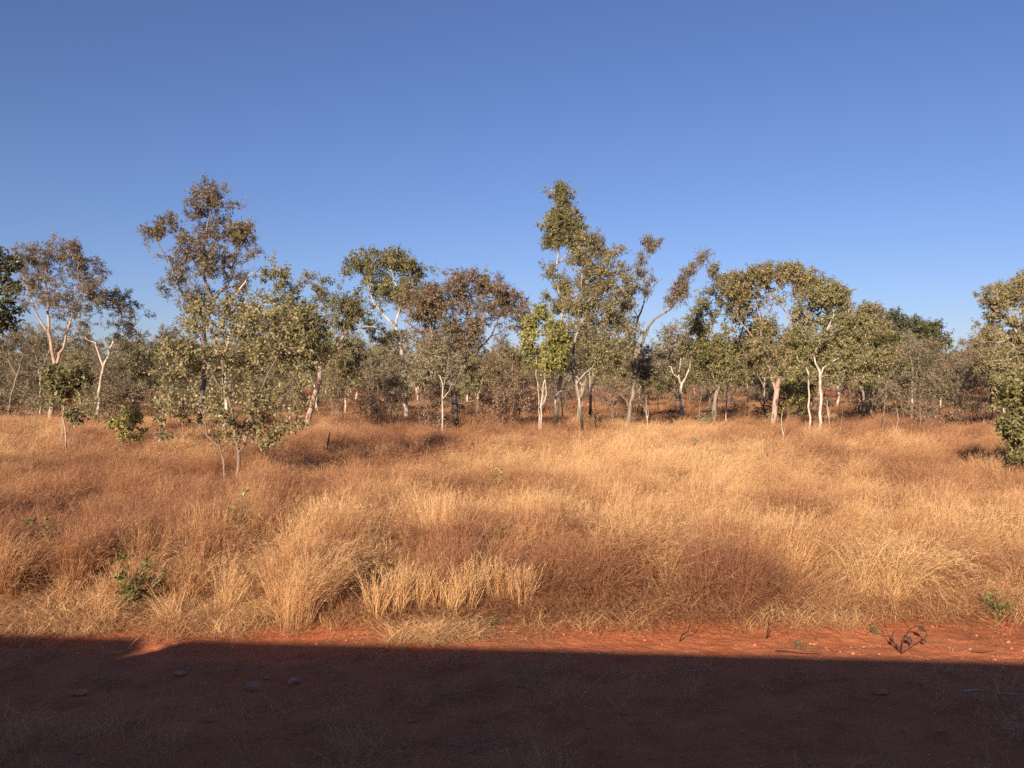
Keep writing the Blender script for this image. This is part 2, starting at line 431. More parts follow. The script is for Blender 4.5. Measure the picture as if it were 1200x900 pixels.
tree('gum_tree', (116, 55), [([(113, gy(55)), (117, 452), (121, 430), (132, 402), (140, 378)], .17, .06), ([(121, 430), (114, 410), (112, 402), (104, 398)], .10, .04), ([(132, 402), (152, 388), (164, 372)], .08, .03)],
     [(112, 352, 20, 18, 0, 1), (140, 358, 22, 16, 0, 1), (160, 378, 16, 18, 0, .9), (100, 375, 16, 16, 0, .6), (130, 382, 26, 12, .5, .5)], 'grey', 'white',
     'small tree with crooked bone-white limbs below a sparse grey crown, left part of the wood', n=120, nt=5, nl=11, tw=.42, seed=3, group=G1)
tree('gum_tree', (22, 58), [([(8, gy(58)), (12, 470), (20, 440), (28, 415)], .13, .05), ([(20, 440), (8, 420), (2, 405)], .06, .03)],
     [(24, 405, 28, 20, 0, 1), (2, 400, 22, 20, 0, 1), (40, 425, 18, 14, 0, .5)], 'purple', 'grey', 'low leaning grey tree beneath the tall purplish tree at far left', n=90, nt=4, nl=10, seed=4, group=G1)
tree('gum_tree', (47, 60), [([(47, gy(60)), (47, 450), (44, 425), (36, 395)], .12, .04), ([(47, 440), (56, 415), (62, 400)], .05, .03)],
     [(38, 392, 18, 16, 0, 1), (60, 400, 16, 14, 0, 1)], 'grey', 'white', 'thin straight pale tree between two bigger ones at far left', n=50, nt=4, nl=9, seed=5, group=G1)
# -- tall brown tree
tree('gum_tree', (236, 42), [([(232, gy(42)), (236, 470), (240, 420), (238, 385), (250, 352)], .23, .14), ([(250, 352), (240, 330), (240, 290), (246, 250), (252, 228)], .11, .03), ([(238, 372), (215, 345), (200, 310), (186, 285), (182, 272)], .10, .03),
      ([(250, 352), (266, 335), (276, 305), (284, 282)], .10, .03), ([(240, 310), (222, 290), (214, 270)], .06, .02), ([(262, 340), (286, 326), (300, 310)], .06, .02)],
     [(250, 228, 26, 17, 0, 1.3), (236, 244, 22, 14, 0, 1.1), (274, 236, 12, 12, 0, .8), (196, 264, 15, 10, 0, 1), (180, 280, 15, 14, 0, 1), (178, 295, 10, 10, 0, .5), (256, 268, 24, 16, .4, 1), (230, 283, 20, 16, 0, 1), (284, 276, 18, 14, 0, 1.1), (292, 300, 14, 14, 0, 1),
      (210, 305, 20, 18, 0, 1.1), (250, 305, 28, 20, -.4, 1), (206, 330, 20, 16, 0, .9), (280, 328, 22, 14, 0, .8), (225, 345, 24, 16, .3, .9), (250, 360, 26, 10, 0, .4)], 'purple', 'dark',
     'tallest brown-leaved tree on the left, its dark forked limbs above the leafy front tree', n=330, nt=5, nl=14, tw=.42, L=.12, W=.042, gap=.44, gs=.8, seed=6, grow_b=1.05, group=G1)
# -- front leafy tree
tree('leafy_young_tree', (278, 21.5), [([(278, gy(21.5)), (279, 530), (272, 490), (262, 450), (262, 400), (268, 372)], .085, .02), ([(280, 535), (292, 500), (305, 460), (322, 420), (330, 385)], .05, .015),
      ([(266, gy(21.5)), (262, 540), (246, 510), (236, 482), (218, 440), (212, 400)], .045, .012), ([(279, 520), (296, 500), (322, 480), (340, 455)], .04, .012), ([(268, 470), (250, 440), (236, 400), (238, 372)], .03, .01), ([(246, 510), (225, 490), (205, 476)], .02, .008)],
     [(250, 378, 42, 20, 0, .7), (300, 372, 42, 24, .3, .8), (215, 420, 32, 26, 0, .8), (262, 430, 48, 34, 0, .9), (325, 420, 38, 36, .2, 1), (226, 466, 44, 18, 0, .8), (280, 476, 40, 22, -.3, .6), (335, 462, 28, 28, 0, 1), (300, 500, 30, 14, .2, .4), (212, 478, 26, 10, -.2, .5), (344, 490, 14, 12, 0, .3), (275, 498, 36, 18, .2, .5), (250, 515, 16, 9, 0, .3), (306, 514, 22, 9, 0, .35), (232, 500, 16, 12, 0, .4), (352, 478, 14, 22, 0, .6), (355, 440, 12, 26, 0, .6), (325, 500, 26, 14, 0, .6), (196, 440, 14, 10, 0, .4)], 'khaki', 'twig',
     'many-stemmed khaki-leaved young tree standing forward in the grass, large leaves', n=300, nt=4, nl=8, tw=.31, L=.084, W=.050, gap=.46, gs=.45, grow_b=1.0, tip=.005, twig_r=.004, seed=7, group='young trees standing out in the grass', droop=.6, shell=.45)
tree('leafy_young_tree', (190, 22.5), [([(214, gy(22.5)), (210, 540), (200, 515), (192, 492)], .016, .006), ([(200, 515), (214, 500), (222, 488)], .008, .004)],
     [(192, 498, 8, 16, 0, 1), (214, 484, 8, 12, 0, 1)], 'khaki', 'twig', 'wispy sapling with a few khaki leaves just left of the many-stemmed tree', cat='sapling', n=14, nt=3, nl=5, tw=.14, L=.10, W=.06, tip=.003, twig_r=.003, seed=8, gap=0)
# -- white trunk behind the front tree
tree('gum_tree', (268, 37), [([(263, gy(37)), (264, 470), (262, 425), (268, 392), (276, 350), (292, 322)], .15, .05), ([(268, 392), (300, 362), (326, 340)], .09, .03), ([(264, 415), (240, 372), (226, 350)], .06, .02), ([(300, 362), (330, 372), (352, 368)], .05, .02)],
     [(318, 328, 24, 20, 0, 1), (292, 350, 30, 24, 0, 1), (336, 352, 26, 24, .3, 1), (350, 385, 30, 26, 0, 1), (250, 370, 36, 20, 0, .8), (318, 390, 36, 26, 0, 1), (350, 415, 28, 22, .4, .8)], 'olive', 'white',
     'olive-green tree with straight white trunk directly behind the many-stemmed front tree', n=250, nt=5, nl=13, tw=.42, L=.12, W=.06, gap=.38, seed=9, group=G1)
tree('gum_tree', (364, 44), [([(356, gy(44)), (364, 478), (374, 448), (376, 428)], .24, .17), ([(376, 428), (392, 410), (404, 392), (430, 383), (446, 386)], .10, .04), ([(376, 428), (374, 400), (368, 375), (376, 350)], .10, .03), ([(392, 410), (410, 400), (420, 392)], .05, .02), ([(374, 400), (352, 388), (340, 380)], .05, .02), ([(376,436),(392,426),(404,412)],.05,.02)],
     [(372, 334, 18, 14, 0, 1), (390, 350, 22, 18, 0, 1), (360, 362, 22, 18, .3, 1), (340, 372, 20, 16, 0, .8), (395, 375, 22, 14, .3, .8), (372, 400, 22, 18, -.2, .8), (410, 360, 16, 14, 0, .6)], 'olive', 'pink',
     'leaning tree with thick pinkish trunk and a long bare limb reaching right', n=210, nt=5, nl=12, tw=.42, L=.12, W=.046, gap=.40, seed=10, group=G1)
tree('gum_tree', (476, 58), [([(477, gy(58)), (475, 465), (473, 435), (470, 408), (463, 384)], .27, .18), ([(463, 384), (452, 372), (436, 350), (430, 325)], .11, .04), ([(463, 384), (468, 355), (462, 325), (452, 305)], .11, .04), ([(470, 408), (484, 375), (494, 345), (492, 325)], .10, .03)],
     [(414, 308, 18, 14, 0, 1.2), (424, 322, 22, 16, 0, 1), (452, 303, 18, 13, 0, 1.2), (474, 312, 24, 14, 0, 1.1), (496, 330, 18, 16, 0, 1), (440, 340, 28, 16, 0, 1), (512, 326, 10, 10, 0, .8), (470, 345, 24, 16, 0, 1), (430, 362, 22, 14, 0, .8), (450, 385, 26, 14, 0, .6), (500, 360, 16, 20, 0, .6)], 'olive', 'white',
     'tall green-crowned tree with thick white trunk, left of the broad rust-brown tree', n=260, nt=5, nl=13, tw=.55, L=.16, W=.075, gap=.38, gs=1.4, seed=11, group=G1)
tree('gum_tree', (533, 42), [([(534, gy(42)), (534, 485), (531, 462), (528, 448)], .27, .19), ([(528, 448), (515, 420), (505, 385), (500, 355)], .11, .04), ([(530, 455), (545, 420), (548, 380), (545, 340)], .12, .04), ([(545, 420), (570, 400), (586, 370), (590, 350)], .09, .03), ([(548, 395), (560, 385), (566, 382)], .05, .03), ([(536, 478), (552, 470), (566, 466), (584, 452)], .06, .02)],
     [(500, 352, 30, 22, 0, 1), (545, 333, 24, 16, 0, 1.1), (572, 345, 22, 18, 0, 1), (598, 352, 18, 20, 0, 1), (525, 352, 26, 18, -.3, 1), (505, 385, 32, 20, 0, 1), (560, 378, 32, 20, 0, 1), (600, 385, 20, 22, .3, .9), (535, 400, 30, 16, .5, .7), (590, 412, 20, 14, 0, .5), (560, 425, 30, 16, 0, .5)], 'rust', 'dark',
     'broad rust-brown tree on a short black fire-scarred trunk at centre left', n=420, nt=5, nl=13, tw=.45, L=.12, W=.046, gap=.40, seed=12, group=G1)
tree('gum_tree', (519, 39.5), [([(518, gy(39.5)), (519, 490), (518, 450), (512, 430), (502, 412)], .075, .03), ([(518, 455), (526, 436), (530, 420)], .035, .015), ([(518,470),(526,458),(530,448)],.03,.012)],
     [(505, 425, 26, 16, 0, 1), (528, 428, 24, 20, 0, 1), (490, 440, 18, 14, 0, .7), (515, 405, 24, 12, 0, .8)], 'grey', 'white',
     'slim cream-stemmed tree in front of the black-based rust-brown tree', n=90, nt=4, nl=10, tw=.35, L=.11, W=.046, seed=13, group=G1)
GB = 'dry brown-leaved bushes under the trees'
def bush(px, D, w, h, leaf, label, name='bush', cat='bush', seed=0, n=60, nst=5, group=GB, L=.10, W=.042, nt=4, nl=8, tw=.3, gap=.35, bark='twig', tip=.006, y0=None, **k):
    r = random.Random(seed); g = gy(D); sc = D / F; top = g - h / sc; W2 = w / sc / 2
    lim = []
    for i in range(nst):
        a = (i / max(1, nst - 1) - .5) * 2 if nst > 1 else r.uniform(-.4, .4)
        bx = px + a * W2 * .15
        lim.append(([(bx, g, r.uniform(-.1, .1)), (px + a * W2 * .4 + r.uniform(-2, 2), g - (g - top) * .4, r.uniform(-.4, .4) * w / 2), (px + a * W2 * .75, g - (g - top) * .85, r.uniform(-.5, .5) * w / 2)], .03 if h > 2 else .018, .008))
    lo = g - (g - top) * (y0 if y0 is not None else .25)
    bl = [(px, (top + lo) / 2, W2 * .8, (lo - top) / 2, 0, 1)]
    for i in range(5):
        bl.append((px + r.uniform(-.6, .6) * W2, top + (lo - top) * r.uniform(.15, .8), W2 * .45, (lo - top) * .25, r.uniform(-.3, .3) * w, .9))
    return tree(name, (px, D), lim, bl, leaf, bark, label, cat, group, n=n, nt=nt, nl=nl, tw=tw, L=L, W=W, gap=gap, gs=.6, tip=tip, twig_r=.004, seed=seed, **k)
bush(590, 43, 3.0, 4.0, 'dry', 'dense brown dead-leaved bush between the rust-brown tree and twin white stems', seed=21, n=150, nst=7, nl=9)
bush(505, 41, 2.0, 2.9, 'dry', 'smaller brown-leaved bush at the foot of the slim cream-stemmed tree', seed=22, n=70)
bush(445, 45, 2.9, 4.4, 'grey', 'nearly bare grey fan-shaped shrub between two white-trunked trees', seed=23, n=60, nst=9, nl=3, nt=4, group=None, bark='pink', y0=.1)
tree('gum_tree', (634, 38.5), [([(632, gy(38.5)), (634, 495), (636, 455), (640, 425), (642, 400)], .065, .03), ([(632, gy(38.5), .1), (632, 470, .15), (629, 440, .2), (628, 415, .2)], .05, .025), ([(634, 480), (640, 462), (639, 440), (648, 415)], .04, .02)],
     [(632, 372, 14, 12, 0, 1), (640, 392, 22, 18, 0, 1.1), (628, 405, 16, 16, 0, 1), (652, 398, 14, 18, .2, 1), (640, 422, 22, 12, 0, 1), (624, 385, 12, 14, .2, .9)], 'lime', 'white',
     'bright yellow-green young tree on slim twin white stems at centre', n=150, nt=5, nl=12, tw=.33, L=.11, W=.065, gap=.30, seed=14, group=G1, up=.1)
tree('gum_tree', (650, 43), [([(649, gy(43)), (651, 490), (654, 460), (658, 430), (656, 395), (660, 360), (654, 335)], .19, .10), ([(654, 335), (652, 310), (656, 285), (660, 250), (660, 232)], .09, .03), ([(656, 395), (648, 370), (646, 345)], .05, .02), ([(654, 310), (668, 290), (674, 262)], .05, .02), ([(654, 464), (664, 450), (670, 440)], .06, .03), ([(658,345),(646,322),(642,315)],.04,.015)],
     [(658, 232, 18, 14, 0, 1.2), (668, 250, 14, 14, 0, 1.1), (654, 262, 18, 15, 0, 1.2), (672, 275, 14, 15, 0, 1.1), (650, 285, 12, 10, 0, .9), (676, 296, 11, 14, .2, .8), (646, 318, 10, 8, 0, .9), (660, 330, 14, 12, 0, .7), (648, 352, 14, 12, 0, .6), (665, 360, 14, 14, 0, .6), (655, 385, 18, 16, .4, .6)], 'olive', 'whiteburn',
     'tallest and narrowest tree, a dense olive column above a thin crooked trunk', n=300, nt=5, nl=13, tw=.40, L=.12, W=.046, gap=.38, gs=.8, seed=15, grow_b=1.05, group=G1)
tree('gum_tree', (686, 39.8), [([(684, gy(39.8)), (681, 490), (677, 450), (672, 415), (674, 395), (684, 375), (692, 345)], .12, .05), ([(673, 395), (690, 360), (704, 335), (712, 310)], .07, .03), ([(684, 375), (682, 340), (684, 305), (688, 290)], .06, .02), ([(672, 450), (692, 432), (706, 418), (722, 404)], .05, .02), ([(668,415),(664,396),(668,380)],.05,.02)],
     [(690, 290, 16, 14, 0, 1.1), (684, 310, 16, 14, 0, 1), (712, 302, 18, 12, 0, 1.1), (726, 314, 14, 14, 0, 1.1), (700, 330, 22, 16, .3, 1), (722, 340, 18, 16, 0, 1), (690, 352, 22, 18, 0, .9), (715, 370, 26, 16, 0, 1), (735, 388, 18, 12, 0, .7), (690, 385, 24, 14, .4, .8), (712, 402, 26, 14, 0, .8), (705, 425, 26, 12, 0, .5)], 'khaki', 'whiteburn',
     'broad pale-green crown with pale bent limbs, right of the narrow olive column', n=330, nt=5, nl=12, tw=.46, L=.13, W=.046, gap=.42, seed=16, group=G1)
tree('gum_tree', (692, 56), [([(692, gy(56)), (692, 470), (694, 440), (698, 415)], .17, .09), ([(694, 440), (704, 425), (712, 410)], .07, .03)],
     [(694, 410, 28, 16, 0, 1), (716, 418, 18, 14, 0, .8)], 'dark', 'dark', 'black straight trunk standing behind the pale-green crown', n=70, nt=4, nl=10, tw=.5, L=.15, W=.06, seed=17, group=G1)
tree('gum_tree', (679, 50), [([(676, gy(50)), (679, 475), (686, 448), (690, 425)], .22, .12), ([(679, 470), (672, 445), (670, 425)], .08, .04)],
     [(684, 420, 26, 14, 0, 1), (665, 425, 16, 12, 0, .8)], 'grey', 'grey', 'thick grey leaning trunk left of the black straight one', n=60, nt=4, nl=10, tw=.45, seed=18, group=G1)
tree('gum_tree', (738, 42), [([(737, gy(42)), (738, 492), (742, 462), (743, 435), (748, 412)], .18, .13), ([(746, 420), (744, 395), (748, 372), (756, 345), (754, 325), (760, 300), (766, 284)], .09, .025), ([(748, 412), (756, 392), (768, 374), (786, 362), (798, 342), (806, 318), (822, 300)], .105, .025),
      ([(748, 372), (738, 352), (736, 330)], .04, .015), ([(756, 345), (772, 330), (778, 326)], .04, .02), ([(739, 480), (730, 464), (718, 456), (706, 458)], .05, .02), ([(744, 400), (738, 385), (732, 375)], .03, .012)],
     [(768.0, 286.6, 7.3, 3.7, 0, 1), (759.1, 287.7, 5.4, 7.1, 0, 1), (764.0, 294.0, 6.8, 6.3, 0, 1), (752.4, 304.8, 4.8, 7.5, 0, 1), (750.6, 317.3, 4.4, 6.4, 0, 1), (753.2, 321.9, 8.2, 3.1, 0, 1), (749.1, 335.8, 6.5, 3.5, 0, 1), (747.1, 341.1, 4.6, 5.1, 0, 1), (735.4, 341.9, 7.1, 3.8, 0, 1), (740.6, 346.4, 4.9, 7.1, 0, 1), (735.6, 357.3, 7.0, 5.4, 0, 1), (733.9, 360.6, 7.6, 7.8, 0, 1), (739.5, 374.1, 5.8, 4.8, 0, 1), (739.6, 379.4, 4.6, 4.2, 0, 1), (738.4, 387.1, 8.1, 5.5, 0, 1), (737.0, 399.6, 6.2, 5.6, 0, 1), (764.7, 329.0, 5.9, 6.9, 0, 1), (759.2, 337.7, 4.9, 6.5, 0, 1), (824.2, 297.5, 5.7, 6.2, 0, 1), (819.9, 300.8, 5.0, 4.4, 0, 1), (820.5, 307.3, 6.4, 7.8, 0, 1), (812.3, 308.5, 5.8, 3.9, 0, 1), (816.0, 313.8, 4.0, 4.3, 0, 1), (814.2, 313.4, 5.2, 3.0, 0, 1), (803.5, 321.5, 8.9, 8.0, 0, 1), (796.8, 326.1, 5.6, 6.9, 0, 1), (798.1, 336.0, 5.1, 5.6, 0, 1), (791.3, 339.6, 5.3, 7.7, 0, 1), (793.7, 338.6, 5.5, 7.4, 0, 1), (783.8, 350.2, 6.6, 6.5, 0, 1), (786.3, 346.6, 5.4, 4.3, 0, 1), (783.5, 355.1, 4.7, 7.4, 0, 1), (799.4, 331.4, 6.2, 7.9, 0, 1), (797.7, 341.2, 8.6, 7.8, 0, 1), (796.8, 345.2, 6.9, 7.5, 0, 1)], 'purple', 'grey',
     'sparse tree forking into a wide V with bare grey limbs and tufts of purplish leaves', n=150, nt=4, nl=10, tw=.42, L=.13, W=.038, gap=.15, gs=.5, droop=1.1, seed=19, grow_b=1.0, shell=.7, group=G1)
# -- right grove
tree('gum_tree', (794, 58), [([(800, gy(58)), (797, 465), (799, 450), (795, 442)], .20, .13), ([(795, 442), (788, 438), (786, 430), (780, 428)], .09, .04), ([(799, 452), (808, 430), (812, 405), (806, 388)], .09, .03), ([(795, 442), (798, 415), (794, 390)], .06, .03)],
     [(800, 388, 20, 12, 0, 1), (786, 405, 20, 14, 0, 1), (812, 402, 18, 16, 0, 1), (780, 425, 20, 12, 0, .8), (815, 428, 18, 14, 0, .8), (798, 420, 18, 10, .5, .7)], 'grey', 'white',
     'low tree with a twisted white limb standing right of the V-shaped tree', n=150, nt=5, nl=11, tw=.5, L=.14, W=.06, seed=31, group=G1)
tree('gum_tree', (838, 47), [([(835, gy(47)), (837, 480), (841, 455), (852, 430), (862, 405)], .23, .10), ([(841, 455), (832, 425), (830, 395), (842, 365)], .09, .03), ([(862, 405), (872, 380), (866, 358), (860, 345)], .07, .03), ([(852, 430), (874, 405), (890, 372)], .05, .02)],
     [(842, 358, 22, 20, 0, 1), (866, 345, 26, 18, 0, 1), (826, 380, 18, 16, 0, 1), (850, 385, 28, 20, -.3, 1), (835, 412, 28, 16, 0, 1), (866, 415, 28, 20, 0, 1), (882, 385, 22, 22, .5, .9), (848, 436, 30, 10, 0, .7), (838, 322, 7, 10, 0, .7)], 'olive', 'grey',
     'dense olive tree with twisted grey trunk, left half of the right-hand grove', n=300, nt=5, nl=13, tw=.48, L=.13, W=.055, gap=.40, seed=32, tone=.55, group=G1)
tree('gum_tree', (853, 50), [([(850, gy(50)), (851, 470), (853, 450), (858, 436), (868, 422)], .10, .05)],
     [(868, 412, 18, 14, 0, 1), (855, 420, 16, 10, 0, .6)], 'olive', 'white', 'short white trunk flaring at its top beside the twisted grey one', n=40, nt=4, nl=10, tw=.4, seed=33, group=G1)
tree('gum_tree', (907, 44), [([(904, gy(44)), (907, 485), (910, 462), (915, 440), (926, 418)], .26, .17), ([(910, 458), (904, 447), (903, 435), (896, 422), (890, 405)], .10, .05), ([(926, 418), (930, 395), (922, 370), (910, 350)], .09, .03), ([(890, 405), (878, 388), (866, 376), (864, 365), (870, 352)], .055, .02), ([(926, 418), (942, 390), (950, 360), (946, 345)], .07, .03), ([(890,405),(893,380),(884,350),(880,335)], .05,.02), ([(910, 350), (892, 338), (878, 332)], .03, .015)],
     [(852, 334, 18, 14, 0, .9), (876, 328, 20, 12, 0, 1.1), (902, 322, 18, 10, 0, 1.1), (926, 320, 18, 10, 0, 1.1), (948, 332, 18, 14, 0, 1.1), (866, 345, 22, 14, .4, .9), (908, 345, 28, 14, 0, .5), (942, 352, 16, 14, 0, .7), (886, 365, 22, 14, .5, .7), (912, 385, 22, 14, 0, .9), (890, 408, 24, 14, 0, 1), (925, 405, 22, 16, .3, .8), (905, 430, 22, 10, 0, .5)], 'khaki', 'pink',
     'large spreading tree with stout salmon-pink trunk and arching crown in the right-hand grove', n=350, nt=5, nl=13, tw=.44, L=.13, W=.055, gap=.40, gs=.8, seed=34, grow_b=1.08, group=G1)
tree('gum_tree', (948, 40), [([(951, gy(40)), (949, 490), (947, 465), (948, 430), (944, 405), (948, 380)], .09, .035), ([(948, 436), (940, 425), (932, 420)], .045, .03), ([(948, 430), (956, 405), (960, 385)], .04, .015)],
     [(950, 372, 20, 14, 0, 1), (940, 395, 16, 14, 0, .8), (962, 392, 16, 16, 0, .9), (950, 415, 20, 12, 0, .7)], 'olive', 'white', 'slim white-stemmed tree, left one of the close pair in the right-hand grove', n=110, nt=5, nl=11, tw=.36, L=.12, W=.06, seed=35, group=G1)
tree('gum_tree', (961, 39), [([(959, gy(39)), (961, 485), (961, 455), (960, 436)], .115, .09), ([(960, 436), (954, 415), (966, 395), (976, 370), (982, 350)], .06, .03), ([(960, 440), (972, 425), (986, 418), (1000, 412)], .05, .02), ([(966, 405), (972, 385), (978, 372)], .04, .02)],
     [(970, 345, 18, 12, 0, 1.1), (984, 355, 10, 14, 0, 1), (958, 350, 14, 12, 0, .8), (980, 378, 16, 14, 0, .9), (1002, 385, 18, 16, 0, .9), (965, 395, 18, 10, 0, .5), (995, 410, 18, 12, .3, .8), (978, 430, 20, 12, .4, .6)], 'olive', 'white', 'pale smooth tree with wider spreading grey limbs, right one of the close pair', n=200, nt=5, nl=12, tw=.38, L=.12, W=.06, gap=.34, seed=36, group=G1)
tree('gum_tree', (1012, 49), [([(1010, gy(49)), (1012, 470), (1010, 445), (1016, 420), (1015, 392)], .14, .06), ([(1010, 445), (1024, 425), (1034, 410)], .06, .02), ([(1016, 420), (1000, 400), (994, 385)], .05, .02)],
     [(1012, 372, 20, 14, 0, 1), (1000, 392, 20, 16, 0, 1), (1026, 392, 18, 16, 0, 1), (1036, 415, 16, 14, 0, .8), (1010, 420, 26, 16, 0, .9), (1000, 440, 20, 10, 0, .5)], 'khaki', 'grey', 'yellowish-olive tree right of the white-stemmed pair, in front of the dark green tree', n=240, nt=5, nl=12, tw=.45, L=.13, W=.06, gap=.33, seed=37, group=G1)
tree('evergreen_tree', (1062, 68), [([(1062, gy(68)), (1062, 460), (1060, 430), (1056, 405)], .25, .10), ([(1060, 430), (1080, 410), (1090, 395)], .10, .03), ([(1060, 430), (1040, 410), (1034, 395)], .10, .03)],
     [(1050, 382, 22, 12, 0, 1), (1076, 386, 22, 12, 0, 1), (1040, 400, 22, 16, 0, 1), (1092, 400, 16, 16, 0, 1), (1064, 402, 26, 16, -.5, 1), (1060, 430, 40, 18, 0, 1)], 'dark', 'dark', 'rounded dark green evergreen tree rising behind grey scrub on the right', n=260, nt=6, nl=14, tw=.7, L=.20, W=.09, gap=.15, gs=1.5, seed=38, group=G1)
bush(930, 60, 3.6, 3.8, 'lime', 'bright yellow-green bush seen under the crowns of the right-hand grove', seed=39, n=90, L=.16, W=.09, tw=.4, group=None)
GS = 'grey half-bare scrub trees on the right'
bush(1068, 50, 4.6, 5.2, 'grey', 'grey half-bare scrub tree directly below the dark green evergreen', name='scrub_tree', cat='tree', seed=41, n=150, nst=8, nl=7, group=GS, L=.12)
bush(1104, 52, 5.0, 5.9, 'grey', 'grey scrub tree just right of the dark green evergreen, the tallest of the scrub', name='scrub_tree', cat='tree', seed=42, n=190, nst=8, nl=7, group=GS, L=.12)
bush(1135, 47, 4.2, 4.9, 'dry', 'brownish scrub tree between the grey scrub and the big tree at right edge', name='scrub_tree', cat='tree', seed=43, n=140, nst=8, nl=6, group=GS, L=.11)
bush(1100, 42, 2.4, 2.0, 'dry', 'low brown dead-leaved bush at the foot of the scrub trees on the right', seed=44, n=60, nl=7)
tree('gum_tree', (1069, 55), [([(1068, gy(55)), (1069, 475), (1070, 450), (1069, 436)], .12, .08), ([(1070, 452), (1075, 444), (1074, 436)], .06, .04), ([(1069,436),(1066,415),(1068,400)],.05,.02)],
     [(1068, 405, 14, 12, 0, 1)], 'grey', 'white', 'short pale trunk showing through the grey scrub on the right', n=30, nt=4, nl=8, seed=45, group=G1)
tree('gum_tree', (1214, 38), [([(1222, gy(38)), (1220, 470), (1212, 425), (1200, 400), (1188, 385), (1175, 375)], .2, .05), ([(1212, 425), (1214, 385), (1206, 350), (1200, 335)], .1, .04), ([(1220, 440), (1240, 400), (1246, 360)], .1, .04), ([(1200, 400), (1184, 396), (1166, 402)], .05, .02), ([(1200,400),(1190,380),(1184,360)],.05,.02)],
     [(1166, 352, 18, 16, 0, .9), (1190, 345, 22, 16, 0, 1), (1212, 335, 22, 16, 0, 1), (1165, 378, 18, 16, 0, .9), (1192, 375, 26, 18, .3, 1), (1160, 400, 22, 12, 0, .5), (1190, 405, 26, 14, 0, .9), (1230, 370, 30, 30, 0, 1), (1240, 410, 30, 26, 0, 1), (1176, 425, 24, 14, 0, .6)], 'khaki', 'white',
     'big tree with pale limbs cut off by the right edge of the picture', n=430, nt=5, nl=13, tw=.36, L=.11, W=.046, gap=.32, gs=.9, seed=46, group=G1)
tree('leafy_young_tree', (1206, 22), [([(1206, gy(22)), (1204, 560), (1200, 520), (1204, 470)], .07, .03), ([(1204, 550), (1190, 515), (1184, 480)], .035, .012), ([(1204, 540), (1222, 500), (1232, 460)], .04, .012)],
     [(1192, 456, 26, 16, 0, .8), (1206, 480, 30, 26, 0, 1), (1190, 502, 22, 16, 0, .9), (1230, 470, 34, 30, 0, 1), (1216, 515, 28, 16, 0, .8), (1194, 524, 14, 10, 0, .4), (1205, 540, 18, 8, 0, .4)], 'olive', 'twig',
     'dark leafy young tree close by at the right edge, reaching down to the grass', n=190, nt=4, nl=11, tw=.26, L=.10, W=.065, gap=.32, gs=.5, tip=.005, twig_r=.004, seed=47, group='young trees standing out in the grass')
# -- things standing out in the grass on the left
tree('leafy_young_tree', (77, 28.5), [([(79, gy(28.5)), (79, 520), (77, 488), (75, 462), (78, 440)], .055, .02), ([(77, 488), (88, 476), (96, 470)], .018, .008), ([(76, 466), (66, 450), (62, 438)], .02, .008), ([(75, 462), (90, 446), (94, 432)], .02, .008)],
     [(80, 440, 20, 16, 0, 1), (66, 450, 13, 11, 0, .9), (94, 448, 12, 12, 0, .8), (78, 462, 16, 8, 0, .7), (64, 470, 9, 5, 0, .5), (92, 484, 12, 7, 0, .7), (78, 480, 8, 7, 0, .4)], 'olive', 'pink',
     'small leafy tree with thin reddish trunk standing alone in the grass at left', n=85, nt=4, nl=10, tw=.26, L=.11, W=.06, gap=.3, gs=.5, tip=.005, twig_r=.004, seed=51, group='young trees standing out in the grass')
tree('leafy_young_tree', (71, 30), [([(70, gy(30)), (71, 510), (73, 480), (74, 462)], .024, .01)], [(72, 458, 8, 6, 0, 1)], 'olive', 'white', 'pale slender sapling stem beside the reddish-trunked small tree at left', cat='sapling', n=8, nt=3, nl=6, tw=.2, tip=.004, seed=52)
bush(149, 32, 1.2, 2.0, 'lime', 'small rounded yellow-green bush standing alone in the grass at left', seed=53, n=34, nst=6, group=None, L=.12, W=.075, tw=.26, nl=8, gap=.3, y0=.5, tone=.75)
bush(135, 44, 2.4, 1.5, 'dry', 'low brown-leaved bush behind the small yellow-green bush', seed=54, n=45, nl=6)
bush(107, 40, 1.2, 2.6, 'khaki', 'thin khaki-leaved bush between the reddish-trunked small tree and the yellow-green bush', seed=55, n=26, nl=7, nst=2, y0=.45)
bush(905, 49, 1.4, 1.3, 'khaki', 'low pale green bush at the foot of the twisted grey trunk', seed=56, n=30, nl=8)
bush(830, 44, 1.6, 1.5, 'khaki', 'low khaki bush in the grass left of the twisted grey trunk', seed=57, n=30, nl=8)

# ------------------------------------------------------------------ saplings, weeds and sticks (one prototype of each kind, then copies)
def sapling(seed, h, lean, fork):
    r = np.random.default_rng(seed)
    P = np.array([[0, 0, -.05], [lean * .3, r.normal(0, .05), h * .4], [lean * .8 + r.normal(0, .06), r.normal(0, .1), h * .8], [lean, 0, h]])
    L = [(P, .028, .008)]
    for k in range(fork):
        t = r.uniform(.35, .8); b = P[0] * (1 - t) + P[3] * t
        L.append((np.array([b, b + [r.uniform(-.25, .25), r.uniform(-.2, .2), .3 * h * .5], b + [r.uniform(-.5, .5), r.uniform(-.4, .4), .33 * h]]), .012, .004))
    A, par, rad, kids = grow(L, np.zeros((0, 3)), r, jit=.02, step=.2)
    mb = MB(); wood_mesh(mb, A, par, rad, kids); return mb
GSAP = 'thin leafless saplings in the grass'
SAPL = [('bark_twig', 'twig'), ('bark_dark', 'dark'), ('bark_white', 'white')]
protos_s = {}
